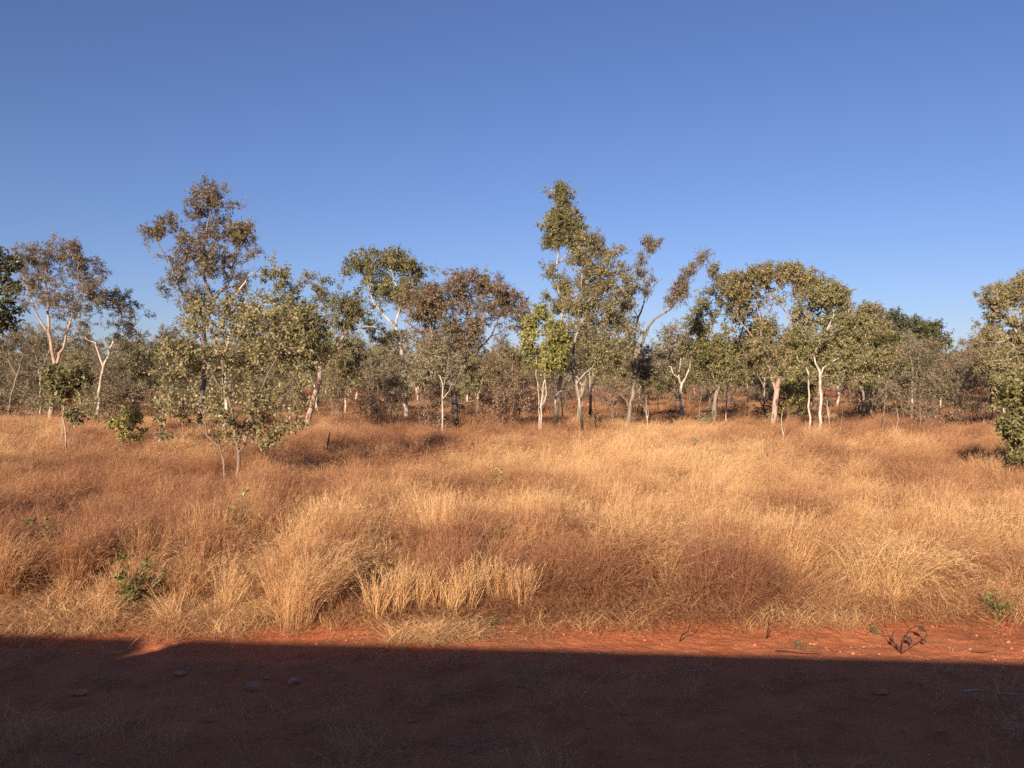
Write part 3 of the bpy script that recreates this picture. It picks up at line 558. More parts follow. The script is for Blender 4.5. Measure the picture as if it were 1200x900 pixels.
sap_pos = [(108, 45, 2.3, 0, 'twig'), (170, 44, 1.9, 0, 'twig'), (184, 30, 2.1, 1, 'twig'), (86, 31, 2.0, 1, 'twig'), (30, 48, 2.5, 0, 'dark'), (213, 40, 2.6, 1, 'dark'), (395, 38, 2.2, 0, 'twig'), (402, 50, 3.2, 0, 'dark'), (422, 47, 2.4, 1, 'twig'), (565, 46, 3.0, 1, 'dark'), (700, 40, 3.4, 1, 'dark'), (622, 50, 3.0, 0, 'twig'),
           (722, 44, 2.8, 0, 'twig'), (757, 40, 2.5, 1, 'white'), (773, 47, 3.0, 0, 'dark'), (816, 42, 3.1, 0, 'twig'), (876, 46, 2.3, 1, 'twig'), (930, 41, 2.0, 0, 'twig'), (970, 42, 2.6, 0, 'white'), (1036, 40, 3.3, 0, 'twig'), (1020, 46, 2.8, 1, 'dark'), (1050, 36, 2.0, 0, 'white'), (1150, 44, 2.4, 0, 'white'), (1080, 41, 2.2, 1, 'twig'),
           (985, 36, 2.2, 1, 'twig'), (918, 30, 2.2, 0, 'white'), (660, 55, 3.6, 0, 'dark'), (608, 58, 3.8, 1, 'dark'), (345, 52, 3.4, 0, 'twig'), (250, 55, 3.2, 0, 'dark'), (500, 52, 3.4, 0, 'dark'), (1165, 50, 3.3, 0, 'twig'), (36, 40, 1.8, 1, 'twig'), (196, 52, 3.0, 0, 'white'), (548, 50, 3.2, 0, 'twig')]
saplab = {'twig': 'thin brownish leafless sapling standing in the dry grass before the trees', 'dark': 'thin blackish leafless sapling standing in the dry grass before the trees', 'white': 'thin pale leafless sapling standing in the dry grass before the trees'}
for i, (px, D, h, f, b) in enumerate(sap_pos):
    key = (i % 5, b)
    x = (px - 600) / F * D; z = float(ground_z(x, D))
    if key not in protos_s:
        protos_s[key] = sapling(70 + i, 1.0 * 2.5, random.Random(i).uniform(-.3, .4), 1 + 2 * f).build('sapling', BARK[b], smooth=True); o = protos_s[key]
    else:
        o = protos_s[key].copy(); ROOT.objects.link(o)
    o.location = (x, D, z); o.rotation_euler = (0, 0, random.Random(i).uniform(0, 6)); s = h / 2.5; o.scale = (s, s, s)
    tag(o, saplab[b], 'sapling', GSAP + {'twig': ', brownish', 'dark': ', blackish', 'white': ', pale'}[b])
mb = MB(); mb.tube([(0, 0, -.05), (.03, 0, .35), (.06, .02, .8), (.17, .02, 1.45)], [.045, .04, .035, .015], 7)
o = mb.build('dead_stump', BARK['dark'], smooth=True); o.location = at(380, gy(27.5), 27.5); tag(o, 'short dark leaning dead stick poking out of the grass right of the leafy front tree', 'dead stick')

GREEN = leaf_material('weed_leaf', [(0.05,0.075,0.02),(0.11,0.15,0.035),(0.20,0.24,0.06),(0.33,0.33,0.12)])
def weed(px, D, w, h, leaf, label, seed, n=14, nst=4, L=.09, W=.045, group=None, name='green_weed', cat='weed'):
    r = np.random.default_rng(seed); x = (px - 600) / F * D
    LM = []
    C = []
    for k in range(nst):
        a = r.uniform(0, 6.28); e = np.array([math.cos(a) * w / 2 * r.uniform(.3, 1), math.sin(a) * w / 2, h * r.uniform(.6, 1)])
        LM.append((np.array([[0, 0, -.02], e * [.3, .3, .55], e]), .007, .003))
        for t in np.linspace(.45, 1, max(2, n // nst)): C.append(e * [t, t, t] + r.normal(0, .02, 3))
    A, par, rad, kids = grow(LM, np.zeros((0, 3)), r, jit=.008, step=.1, tip=.003)
    mb = MB(); wood_mesh(mb, A, par, rad, kids)
    V, Q, tint = foliage(mb, np.array(C), r, 3, 5, .09, L, W, .1, .5, None, .002)
    e = empty(name, (x, D, float(ground_z(x, D))))
    mb.build('stem', BARK['twig'], e, smooth=True); obj('leaves', mesh_np('leaves', V, [(Q, 0)], leaf, False, {'tint': tint}), e)
    tag(e, label, cat, group)
weed(155, 11.0, .5, .80, GREEN, 'dark green leafy weed at the front edge of the grass, lower left', 61, 26, 7, .065, .03)
weed(172, 11.1, .35, .5, LEAF['dark'], 'smaller very dark weed touching the dark green leafy one, lower left', 62, 14, 4)
weed(278, 13.9, .7, 1.2, LEAF['lime'], 'yellow-green weed half hidden in the grass below the leafy front tree', 63, 20, 6)
weed(48, 13.2, .4, .9, GREEN, 'green weed in the grass near the left edge', 64, 12, 4)
weed(578, 19.5, .6, 1.0, LEAF['lime'], 'pale lime weed tip in the grass near the middle', 65, 14, 5)
weed(1024, 10.3, .07, .045, GREEN, 'tiny green tuft on red soil left of the curled dead weed', 66, 6, 4, .028, .012)
weed(936, 9.8, .05, .03, GREEN, 'tiny green sprout on the shadow edge, right of centre', 67, 5, 3, .022, .01)
weed(578, 10.6, .1, .06, GREEN, 'tiny green sprout where grass meets bare soil at centre', 68, 6, 4, .03, .015)
weed(1168, 10.9, .35, .28, GREEN, 'low dull green weed at the front of the grass near the right edge', 69, 12, 5, .06, .03)
weed(820, 27, .6, 1.25, LEAF['khaki'], 'pale weed with whitish leaves standing up in the grass right of centre', 71, 14, 4)
# curled dead weed
r = np.random.default_rng(5); e0 = at(1056, 774, 9.55); gz = float(ground_z(e0[0], e0[1])); e = empty('dead_weed', (e0[0], e0[1], gz))
mb = MB()
stems = [[(0,0,0),(-.06,0,.10),(-.13,.02,.20),(-.17,.02,.30)], [(0,0,0),(.02,.01,.10),(.06,.02,.20),(.14,.03,.29),(.24,.03,.30),(.30,.02,.22)], [(0,0,0),(.07,-.01,.06),(.16,0,.12),(.24,.01,.17)], [(-.08,0,.12),(-.10,.01,.20),(-.06,.02,.26)]]
for s in stems: mb.tube(smooth_line(s, .03, r, .003), np.linspace(.006, .003, len(smooth_line(s, .03, np.random.default_rng(1), .0))), 5)
mb.build('stem', BARK['dark'], e, smooth=True)
lv = [((-.16,.02,.29),(-.02,0,.07),.03), ((-.11,.02,.18),(.03,0,-.07),.035), ((-.03,0,.06),(-.03,0,.07),.05), ((.06,.02,.20),(.08,0,-.08),.045), ((.20,.03,.31),(.09,0,-.08),.05), ((.30,.02,.22),(-.03,0,-.06),.03), ((.24,.01,.17),(.05,0,-.05),.025), ((.1,0,.1),(.03,0,.06),.03), ((-.08,.01,.14),(-.05,0,.04),.03)]
V = []; Q = []
for p, d, w in lv:
    p = np.array(p); d = np.array(d); s = np.cross(d, [0, 1, .2]); s = s / np.linalg.norm(s) * w / 2; nn = np.array([0, -.012, 0.01]); k = len(V)
    V += [p, p + d * .4 + s + nn, p + d, p + d * .4 - s - nn, p + d * .45 - nn * 2]; Q += [(k, k + 1, k + 4), (k + 1, k + 2, k + 4), (k + 2, k + 3, k + 4), (k + 3, k, k + 4)]
obj('leaves', mesh_np('leaves', np.array(V), [(np.array(Q), 0)], plain('dead_leaf', (.055, .028, .018), .8, 0, .3, 60)), e)
tag(e, 'curled dead weed with shrivelled dark leaves on sunlit red soil, lower right', 'dead weed')
# stones
def rock(seed, s, mat, name='rock', coll=None, sub=3):
    import bmesh
    bm = bmesh.new(); bmesh.ops.create_icosphere(bm, subdivisions=sub, radius=1); r = np.random.default_rng(seed)
    pl = [(unit(r.normal(0, 1, 3)), r.uniform(.55, .85)) for _ in range(9)]
    for v in bm.verts:
        p = np.array(v.co)
        for n_, d in pl:
            k = p @ n_
            if k > d: p = p - n_ * (k - d) * .85
        p = p * (1 + .08 * (float(vnoise(p[0] * 3 + seed, p[1] * 3 + p[2] * 2, 2)) - .5))
        v.co = p * np.array(s)
    me = bpy.data.meshes.new(name); bm.to_mesh(me); bm.free(); me.materials.append(mat); return obj(name, me, None, coll)
for i, (px, py, s, lab) in enumerate([(297, 803, (.09, .07, .055), 'pale pinkish rock lying in the shadow, lower left'), (343, 796, (.075, .06, .035), 'flat brown rock right of the pale pinkish one in the shadow'), (312, 794, (.03, .025, .02), 'small pale stone between the two larger rocks in the shadow'),
      (92, 812, (.10, .07, .035), 'flat reddish clod in the shadow at lower left'), (1030, 812, (.08, .06, .03), 'low dark reddish clod in the shadow at lower right'), (210, 790, (.07, .05, .03), 'reddish clod left of the pale pinkish rock'), (373, 777, (.03, .025, .02), 'small pebble-like stone just below the sunlit strip, left half')]):
    D = CAMZ * F / (py - 450); o = rock(i + 3, s, STONE if 'pale' in lab else plain('clod_stone', (.46, .17, .08), .95, 0, .3, 20)); x = (px - 600) / F * D
    o.location = (x, D, float(ground_z(x, D)) + s[2] * .5); tag(o, lab, 'rock', 'rocks on the bare soil')
# fallen sticks
for i, (px, py, L, a, lab, b) in enumerate([(1160, 812, .55, .05, 'long pale stick lying in the shadow at lower right', 'white'), (936, 764, .5, -.15, 'dark curved twig lying at the shadow edge right of centre', 'dark'), (804, 752, .38, 1.2, 'thin dark twig standing up at the front edge of the grass', 'dark'), (1152, 765, .3, -.5, 'thin dark twig on the sunlit soil near the right edge', 'dark'), (900, 748, .3, 1.4, 'short dark stalk on sunlit soil right of centre', 'dark')]):
    D = CAMZ * F / (py - 450); x = (px - 600) / F * D; r = np.random.default_rng(i); t = np.linspace(0, 1, 8)
    up = 1 if 'standing' in lab or 'stalk' in lab else .04
    P = np.stack([(t - .5) * L * math.cos(a), .1 * L * np.sin(t * 5 + i), (t * L * .7 * (up if up == 1 else 0)) + .012 + up * .03 * np.sin(t * 7)], 1)
    mb = MB(); mb.tube(P, np.linspace(.009, .004, 8), 5); o = mb.build('fallen_twig', BARK[b], smooth=True); o.location = (x, D, float(ground_z(x, D))); tag(o, lab, 'twig', 'twigs on the bare soil')

# ================================================================== trees further back: a few kinds, copied
def proto_tree(kind, seed):
    r = np.random.default_rng(seed)
    D = 60.0; g = gy(D); sc = F / D
    def L(*pts): return [(600 + x * sc, g - z * sc, y) for x, y, z in pts]
    H = 8.0
    if kind == 'slender':
        dx = r.uniform(-.6, .6); lim = [(L((0, 0, 0), (dx * .3, 0, 2.5), (dx, .1, 5), (dx * .6, 0, 7.2)), .13, .03), (L((dx * .5, 0, 3.5), (dx + 1, .3, 5.2), (dx + 1.5, .5, 6.4)), .06, .02), (L((dx * .4, 0, 3), (dx - .9, -.3, 4.6), (dx - 1.4, -.3, 6)), .05, .02)]
        bl = [(dx * .6, 7, 1.0, .9, 1), (dx + 1.3, 6.2, .9, .8, 1), (dx - 1.3, 5.9, .9, .8, 1), (dx, 5.2, 1.1, .8, .6), (dx - .5, 7.4, .7, .5, .7)]
        leaf, bark, n = r.choice(['grey', 'olive', 'purple']), 'whiteburn', 90
    elif kind == 'spreading':
        lim = [(L((0, 0, 0), (.2, 0, 1.6), (.1, 0, 2.6)), .2, .14), (L((.1, 0, 2.6), (-1, .2, 4.4), (-1.6, .3, 6)), .09, .03), (L((.1, 0, 2.6), (.8, -.2, 4.4), (.7, 0, 6.6)), .1, .03), (L((.5, -.1, 3.6), (1.8, .3, 4.8), (2.4, .3, 5.6)), .06, .02)]
        bl = [(r.uniform(-2.3, 2.3), r.uniform(3.6, 7.1), r.uniform(.9, 1.4), r.uniform(.6, 1), 1) for _ in range(11)]
        leaf, bark, n = r.choice(['olive', 'khaki', 'rust']), r.choice(['grey', 'white']), 130
    elif kind == 'scrub':
        lim = [(L((a * .1, 0, 0), (a * .9, r.uniform(-.6, .6), 2.6), (a * 1.7, r.uniform(-1, 1), 5.4)), .05, .015) for a in np.linspace(-1, 1, 6)]
        bl = [(r.uniform(-1.8, 1.8), r.uniform(3.0, 6.9), r.uniform(.9, 1.5), r.uniform(.7, 1.2), 1) for _ in range(10)]
        leaf, bark, n = ['olive', 'grey', 'purple', 'khaki'][seed % 4], 'twig', 110
    else:
        lim = [(L((0, 0, 0), (.1, 0, 2.2), (0, 0, 4.8), (0, 0, 6.8)), .2, .05), (L((.1, 0, 2.2), (1.2, .3, 4), (1.8, .3, 5.4)), .08, .03), (L((.1, 0, 2.2), (-1.2, -.3, 4), (-1.8, -.3, 5.2)), .08, .03)]
        bl = [(r.uniform(-1.9, 1.9), r.uniform(2.8, 6.9), r.uniform(1.0, 1.6), r.uniform(.8, 1.3), 1) for _ in range(11)]
        leaf, bark, n = r.choice(['dark', 'olive']), 'dark', 150
    B = [(600 + b[0] * sc, g - b[1] * sc, b[2] * sc, b[3] * sc, r.uniform(-1, 1), b[4]) for b in bl]
    nl = {'scrub': 7}.get(kind, 10)
    name = {'slender': 'slender_gum_tree', 'spreading': 'spreading_gum_tree', 'scrub': 'scrub_tree', 'dense': 'dense_green_tree'}[kind]
    e = tree(name, (600, D), lim, B, leaf, bark, 'x', 'tree', n=n, nt=5, nl=nl, tw=.55, L=.17, W=.075, gap=.36, gs=1.2, tip=.011, seed=seed, depth=1.0, twig_r=.008)
    return e, leaf
BG = []
kinds = ['slender', 'spreading', 'scrub', 'dense', 'slender', 'spreading', 'scrub', 'scrub', 'spreading', 'dense', 'scrub', 'slender']
for i, k in enumerate(kinds):
    e, leaf = proto_tree(k, 300 + i); BG.append((e, k, leaf))
LEAFWORD = {'grey': 'grey-green', 'olive': 'olive-leaved', 'purple': 'purplish-brown', 'khaki': 'khaki-leaved', 'rust': 'rust-brown', 'dry': 'dry brown', 'dark': 'dark green'}
KINDTXT = {'slender': 'slender %s tree with thin forked trunk far back among the background trees', 'spreading': 'spreading %s tree far back in the wood behind the front trees', 'scrub': 'bushy many-stemmed %s scrub tree in the thicket behind the front trees', 'dense': 'densely leaved %s tree in the thicket behind the front trees'}
rr = random.Random(4); used = set(); cnt = 0
spots = []
for row, (D0, D1, step, t0, t1) in enumerate([(57, 68, 74, 388, 430), (70, 86, 42, 376, 422), (90, 114, 25, 382, 420), (118, 150, 18, 390, 418)]):
    px = -330 + rr.uniform(0, 20)
    while px < 1530:
        D = rr.uniform(D0, D1); ty = rr.uniform(t0, t1)
        if 1095 < px < 1150 or 745 < px < 790 or 415 < px < 440: ty = max(ty, 404)
        spots.append((px, D, 3 + (450 - ty) / F * D)); px += step * rr.uniform(.6, 1.4)
for px, D, h in spots:
    wk = rr.random()
    i = rr.choice([j for j, (e, k, l) in enumerate(BG) if (k == 'scrub') == (wk < .50)])
    e, k, leaf = BG[i]
    if i in used: o = copy_tree(e)
    else: o = e; used.add(i)
    x = (px - 600) / F * D
    s = h / 7.9; o.location = (x, D, float(ground_z(x, D))); o.scale = (s * rr.uniform(.85, 1.25), s, s); o.rotation_euler = (0, 0, rr.uniform(0, 6.28))
    lab = KINDTXT[k] % LEAFWORD[leaf]
    o['label'] = lab; o['category'] = 'tree'; o['group'] = 'background ' + LEAFWORD[leaf] + ' ' + {'slender': 'slender trees', 'spreading': 'spreading trees', 'scrub': 'scrub trees', 'dense': 'dense trees'}[k]
# shrubs of the undergrowth
SHP = []
for i, (leaf, nl, nst) in enumerate([('dry', 7, 6), ('grey', 5, 7), ('purple', 6, 6), ('olive', 8, 5), ('dry', 3, 9)]):
    e = bush(600, 60, 3.0, 3.0, leaf, 'x', name='undergrowth_shrub', cat='shrub', seed=400 + i, n=85, nst=nst, nl=nl, L=.13, W=.06, tw=.36, y0=.08)
    SHP.append((e, leaf, nl))
used = set()
SHT = {0: 'dry brown leafy shrub', 1: 'grey-green twiggy shrub', 2: 'purplish-brown shrub', 3: 'small olive-leaved shrub', 4: 'almost bare brown twiggy shrub'}
for k in range(105):
    D = 58 + 56 * rr.random() ** 1.3; px = rr.uniform(-300, 1500)
    i = rr.choice([0, 1, 1, 2, 3, 4, 4]); e, leaf, nl = SHP[i]
    if i in used: o = copy_tree(e)
    else: o = e; used.add(i)
    x = (px - 600) / F * D; s = rr.uniform(.5, 1.25); o.location = (x, D, float(ground_z(x, D))); o.scale = (s, s, s * rr.uniform(.8, 1.2)); o.rotation_euler = (0, 0, rr.uniform(0, 6.28))
    o['label'] = SHT[i] + ' in the undergrowth between the background tree trunks'; o['category'] = 'shrub'; o['group'] = SHT[i].replace('shrub', 'shrubs') + ' in the undergrowth'

# ================================================================== scattering with geometry nodes (only what nobody could count)
def scatter(name, P, rot, scl, idx, coll, label, cat, tone=None):
    me = bpy.data.meshes.new(name); me.vertices.add(len(P)); me.vertices.foreach_set('co', np.ascontiguousarray(P, dtype=np.float32).ravel())
    def at_(n, t, v):
        a = me.attributes.new(n, t, 'POINT')
        a.data.foreach_set('vector' if t == 'FLOAT_VECTOR' else 'value', np.ascontiguousarray(v, dtype=np.int32 if t == 'INT' else np.float32).ravel())
    at_('rot', 'FLOAT_VECTOR', rot); at_('scl', 'FLOAT_VECTOR', scl); at_('idx', 'INT', idx); at_('tone', 'FLOAT', tone if tone is not None else np.full(len(P), .5))
    o = obj(name, me)
    ng = bpy.data.node_groups.new(name + '_nodes', 'GeometryNodeTree')
    ng.interface.new_socket('Geometry', in_out='INPUT', socket_type='NodeSocketGeometry'); ng.interface.new_socket('Geometry', in_out='OUTPUT', socket_type='NodeSocketGeometry')
    n = ng.nodes; l = ng.links
    gi = n.new('NodeGroupInput'); go = n.new('NodeGroupOutput'); ip = n.new('GeometryNodeInstanceOnPoints'); ci = n.new('GeometryNodeCollectionInfo')
    ci.inputs['Collection'].default_value = coll; ci.inputs['Separate Children'].default_value = True; ci.inputs['Reset Children'].default_value = True
    ip.inputs['Pick Instance'].default_value = True
    def na(nm, t):
        a = n.new('GeometryNodeInputNamedAttribute'); a.data_type = t; a.inputs['Name'].default_value = nm; return [s for s in a.outputs if s.enabled and s.name == 'Attribute'][0]
    l.new(gi.outputs[0], ip.inputs['Points']); l.new(ci.outputs[0], ip.inputs['Instance'])
    l.new(na('idx', 'INT'), ip.inputs['Instance Index']); l.new(na('scl', 'FLOAT_VECTOR'), ip.inputs['Scale'])
    er = n.new('FunctionNodeEulerToRotation'); l.new(na('rot', 'FLOAT_VECTOR'), er.inputs[0]); l.new(er.outputs[0], ip.inputs['Rotation'])
    l.new(ip.outputs[0], go.inputs[0])
    m = o.modifiers.new('scatter', 'NODES'); m.node_group = ng
    tag(o, label, cat, None, 'stuff'); return o

# far woodland: reads as one mass, instances of the same kinds of tree
FW = bpy.data.collections.new('far_wood_sources')
for i in (1, 2, 3, 5, 6, 9):
    e, k, l_ = BG[i]; vs = []; fs = []; tint = []; off = 0
    cr = [c for c in e.children if c.name.startswith('crown')][0]; tk = [c for c in e.children if c.name.startswith('trunk')][0]
    for src, mi in ((tk, 0), (cr, 1)):
        me = src.data; v = np.zeros(len(me.vertices) * 3, dtype=np.float32); me.vertices.foreach_get('co', v); vs.append(v.reshape(-1, 3))
        q = np.zeros(len(me.loops), dtype=np.int32); me.loops.foreach_get('vertex_index', q); fs.append((q.reshape(-1, 4) + off, mi)); off += len(me.vertices)
        t = np.full(len(me.vertices), .5, dtype=np.float32)
        if mi: me.attributes['tint'].data.foreach_get('value', t)
        tint.append(t)
    obj('far_tree_%02d' % i, mesh_np('far_tree', np.vstack(vs), fs, [tk.data.materials[0], cr.data.materials[0]], False, {'tint': np.concatenate(tint)}), None, FW)
r = np.random.default_rng(9); n = 1150
D = 165 + 270 * r.uniform(0, 1, n) ** .9; X = r.uniform(-1, 1, n) * (D * .75 + 40)
H = r.uniform(6.5, 9.5, n) / 7.9
P = np.stack([X, D, ground_z(X, D)], 1)
rot = np.zeros((n, 3)); rot[:, 2] = r.uniform(0, 6.28, n)
scatter('distant_woodland', P, rot, np.stack([H * 1.2, H * 1.2, H], 1), r.integers(0, 6, n), FW, 'distant mass of grey-green woodland closing the horizon behind all other trees', 'woodland')

# ================================================================== ground, one sheet to the horizon
def axis(fine0, fine1, step, lo, hi, g=1.25):
    a = list(np.arange(fine0, fine1, step)); s = step; v = fine0; L = []
    while v > lo: s *= g; v -= s; L.append(max(v, lo))
    s = step; v = a[-1]
    while v < hi: s *= g; v += s; a.append(min(v, hi))
    return np.array(L[::-1] + a)
xs = axis(-9, 9, .035, -3000, 3000); ys = axis(5.6, 11.6, .03, -1500, 4000)
XX, YY = np.meshgrid(xs, ys); ZZ = ground_z(XX, YY)
nx, ny = len(xs), len(ys); I = (np.arange(ny - 1)[:, None] * nx + np.arange(nx - 1)[None]).ravel()
o = obj('ground', mesh_np('ground', np.stack([XX.ravel(), YY.ravel(), ZZ.ravel()], 1), [(np.stack([I, I + 1, I + nx + 1, I + nx], 1), 0)], SOIL, True))
tag(o, 'bare red dirt ground', None, None, 'structure')

# ================================================================== dry grass
def blades(r, n, rad, L, w, tilt, bend, lean, plume=.5, base_t=.5, droop=.35, az=None, lean_y=0.0, kink=0.0, bigw=1.0):
    a = r.uniform(0, 2 * math.pi, n) if az is None else az + r.normal(0, .5, n)
    rb = rad * np.sqrt(r.uniform(0, 1, n)); ab = r.uniform(0, 2 * math.pi, n)
    B = np.stack([rb * np.cos(ab), rb * np.sin(ab), np.full(n, -.02)], 1)
    ln = L * r.uniform(.55, 1.1, n); ti = np.abs(r.normal(0, tilt, n)); be = bend * r.uniform(.2, 1.3, n)
    out = np.stack([np.cos(a), np.sin(a), np.zeros(n)], 1)
    t = np.array([0, .22, .45, .68, .86, 1.0])
    h = ti[:, None] * t + be[:, None] * t ** 2.2
    lx = lean * r.uniform(.3, 1.5, n)[:, None] * t ** 1.7
    Z = np.sqrt(np.clip(1 - np.minimum(.92, (h + lx) ** 2 * .8), .05, 1)) * t[None] * 1.0
    P = B[:, None, :] + ln[:, None, None] * (out[:, None, :] * h[..., None] + np.array([1, lean_y, 0])[None, None] * lx[..., None] + np.array([0, 0, 1.]) * Z[..., None])
    P[:, 1:, :2] += r.normal(0, .006, (n, 5, 2)) * L + kink * np.cumsum(r.normal(0, .02, (n, 5, 2)), 1)
    sd = unit(np.stack([np.cos(a + r.normal(1.57, .9, n)), np.sin(a + r.normal(1.57, .9, n)), np.zeros(n)], 1))
    wd = w * r.uniform(.6, 1.4, n)[:, None] * np.array([.8, 1, .95, .75, .5, .18])[None] * .5
    V = np.stack([P - sd[:, None] * wd[..., None], P + sd[:, None] * wd[..., None]], 2).reshape(n, -1, 3)
    k = np.arange(n)[:, None, None] * 12; q = np.array([[2 * i, 2 * i + 1, 2 * i + 3, 2 * i + 2] for i in range(5)])
    Q = (k + q[None]).reshape(-1, 4); Vs = [V.reshape(-1, 3)]; tb = r.uniform(0, 1, n)
    hh = np.broadcast_to(t[None, :, None], (n, 6, 2)).reshape(-1); tt = np.repeat(tb, 12)
    T = np.zeros((0, 3), int)
    m = int(n * plume)
    if m:   # wispy seed heads: short side spikelets near the tip
        ns = 7; u = r.uniform(.60, 1.0, (m, ns)); idx = np.clip(np.searchsorted(t, u) - 1, 0, 4); f = (u - t[idx]) / (t[idx + 1] - t[idx])
        ar = np.arange(m)[:, None]; p = P[:m][ar, idx] * (1 - f[..., None]) + P[:m][ar, idx + 1] * f[..., None]
        dr = unit(P[:m, 5] - P[:m, 3])[:, None, :] + r.normal(0, .45, (m, ns, 3)) + np.array([lean * .5, 0, 0])
        dr = unit(dr) * (L * r.uniform(.05, .11, (m, ns, 1))); s = unit(np.cross(dr, r.normal(0, 1, dr.shape))) * w * .45 * bigw
        vv = np.stack([p - s, p + s, p + dr], 2).reshape(-1, 3); b = n * 12
        T = np.arange(m * ns * 3).reshape(-1, 3) + b; Vs.append(vv)
        hh = np.concatenate([hh, np.ones(len(vv))]); tt = np.concatenate([tt, np.repeat(np.clip(tb[:m] + .18, 0, 1), ns * 3)])
    return np.vstack(Vs), Q, T, hh, tt
TUFTS = bpy.data.collections.new('grass_sources')
def tuft(i, V, Q, T, h, t): obj('tuft_%02d' % i, mesh_np('tuft', V, [(Q, 0), (T, 0)], GRASS, False, {'h': h, 't': t}), None, TUFTS)
r = np.random.default_rng(21); ti = 0
for k in range(8): tuft(ti, *blades(r, 120, .13, 1.05, .0042, .20, .18, .12 + .03 * k, .6, kink=.5)); ti += 1     # 0-7 standing grass, some leaning with the wind
for k in range(4): tuft(ti, *blades(r, 90, .10, .95, .0055, .14, .10, .06, .5, kink=.4)); ti += 1                    # 8-11 upright
for k in range(4): tuft(ti, *blades(r, 80, .16, .55, .005, .55, .65, .10, .2, kink=1.5)); ti += 1         # 12-15 messy low
for k in range(4): tuft(ti, *blades(r, 95, .10, 1.15, .0048, .32, .50, .25, .7, kink=.4)); ti += 1         # 16-19 arching fountains
for k in range(6): tuft(ti, *blades(r, 130, .45, 1.0, .014, .22, .25, .30, .5, bigw=1.0)); ti += 1           # 20-25 wide patches for far off
for k in range(3): tuft(ti, *blades(r, 26, .22, .32, .005, 1.0, .3, 0, 0, kink=2.5)); ti += 1            # 26-28 litter of fallen straw
for k in range(3): tuft(ti, *blades(r, 150, .14, .78, .0030, .34, .10, .05, 1.0, kink=2.0)); ti += 1       # 29-31 dense twiggy weed

for k in range(3): tuft(ti, *blades(r, 16, .16, .55, .0032, .40, .35, .10, .3, kink=1.5)); ti += 1         # 32-34 very thin wisps
def patchtone(x, y):
    a = fbm(x / 5.5, y / 8.0, 40, 3); b = fbm(x / 1.3, y / 1.6, 50, 3)
    far = np.clip((y - 14) / 20, 0, 1)
    return np.clip(.42 + 1.5 * (a - .5) + 1.1 * (b - .5) - .05 * far, 0, 1)
Pl, Rl, Sl, Il, Tl = [], [], [], [], []
def put(x, y, rz, sx, sz, idx, tone, tx=None, ty=None, zoff=0.0):
    n = len(x); Pl.append(np.stack([x, y, ground_z(x, y) + zoff], 1)); Rl.append(np.stack([np.zeros(n) if tx is None else tx, np.zeros(n) if ty is None else ty, rz], 1))
    Sl.append(np.stack([sx, sx, sz], 1)); Il.append(idx); Tl.append(np.clip(tone, 0, 1))
def region(n, y0, y1, marg=2.0, pw=1.0):
    n = int(n * 1.28)
    u = r.uniform(0, 1, n); y = np.sqrt(y0 ** 2 + u * (y1 ** 2 - y0 ** 2)); x = r.uniform(-1, 1, n) * (y * .80 + marg * 1.3); return x, y
def edge(x): return 10.76 + .70 * (fbm(x / 1.3, x * 0 + 3.3, 60, 4) - .5) + .16 * np.tanh((x + 2.5) / 1.2)
# near field
x, y = region(4600, 9.9, 26)
k = y > edge(x); x, y = x[k], y[k]; n = len(x)
den = fbm(x / 1.1, y / 1.1, 70, 3); k = den > .36 + .05 * r.uniform(-1, 1, n); x, y = x[k], y[k]; n = len(x)
fr = np.clip((y - edge(x)) / 1.4, 0, 1)
hgt = (.42 + .58 * fr) * (.45 + 1.05 * fbm(x / 1.6, y / 1.6, 80, 3)) * r.uniform(.8, 1.2, n)
sel = r.uniform(0, 1, n); zone = fbm(x / 3.2, y / 2.5, 90, 2)
idx = np.where(sel < .46, r.integers(0, 8, n), np.where(sel < .64, r.integers(8, 12, n), np.where(sel < .80, r.integers(16, 20, n), r.integers(29, 32, n))))
idx = np.where((fr < .5) & (r.uniform(0, 1, n) < .6), r.integers(12, 16, n), idx)
idx = np.where((zone > .60) & (fr > .5) & (r.uniform(0, 1, n) < .6), r.integers(29, 32, n), idx)
hgt = hgt * .78
tone = patchtone(x, y) - .10 + r.normal(0, .13, n) - .12 * (idx >= 29) + .22 * (1 - fr)
put(x, y, r.normal(0, 1.1, n), r.uniform(.85, 1.3, n), hgt, idx, tone, r.normal(0, .14, n), r.normal(.04, .15, n))
# distinct tussocks: several tufts of one kind, height, colour and lean
def tussocks(m, y0, y1, hs, wmul, fronts=True, lean=0):
    cx, cy = region(m, y0, y1)
    if fronts: k = cy > edge(cx) + .25; cx, cy = cx[k], cy[k]
    m = len(cx); typ = r.choice([0, 0, 0, 1, 2, 2, 3], m); th = r.uniform(.60, 1.30, m) * hs; tt = patchtone(cx, cy) + r.normal(-.05 if fronts else .0, .20, m); ln = r.normal(.06 if fronts else .20, .16, m); lx_ = r.normal(0, .10, m)
    sz = r.uniform(.08, .30, m); cnt = r.integers(4, 11, m)
    o_ = np.repeat(np.arange(m), cnt); q = len(o_)
    x = cx[o_] + r.normal(0, 1, q) * sz[o_]; y = cy[o_] + r.normal(0, 1, q) * sz[o_] * .8
    lo = np.array([0, 8, 16, 29])[typ[o_]]; hi = np.array([8, 12, 20, 32])[typ[o_]]
    rad = np.hypot(x - cx[o_], y - cy[o_]) / (sz[o_] + .01)
    put(x, y, r.normal(0, .7, q), r.uniform(.8, 1.25, q) * wmul, th[o_] * r.uniform(.85, 1.12, q) * (1 - .12 * np.clip(rad - .6, 0, 1.5)), (lo + r.uniform(0, .999, q) * (hi - lo)).astype(int), tt[o_] + r.normal(0, .07, q), lx_[o_] + r.normal(0, .06, q), ln[o_] + r.normal(0, .06, q))
tussocks(620, 10.2, 24, 1.0, 1.0)
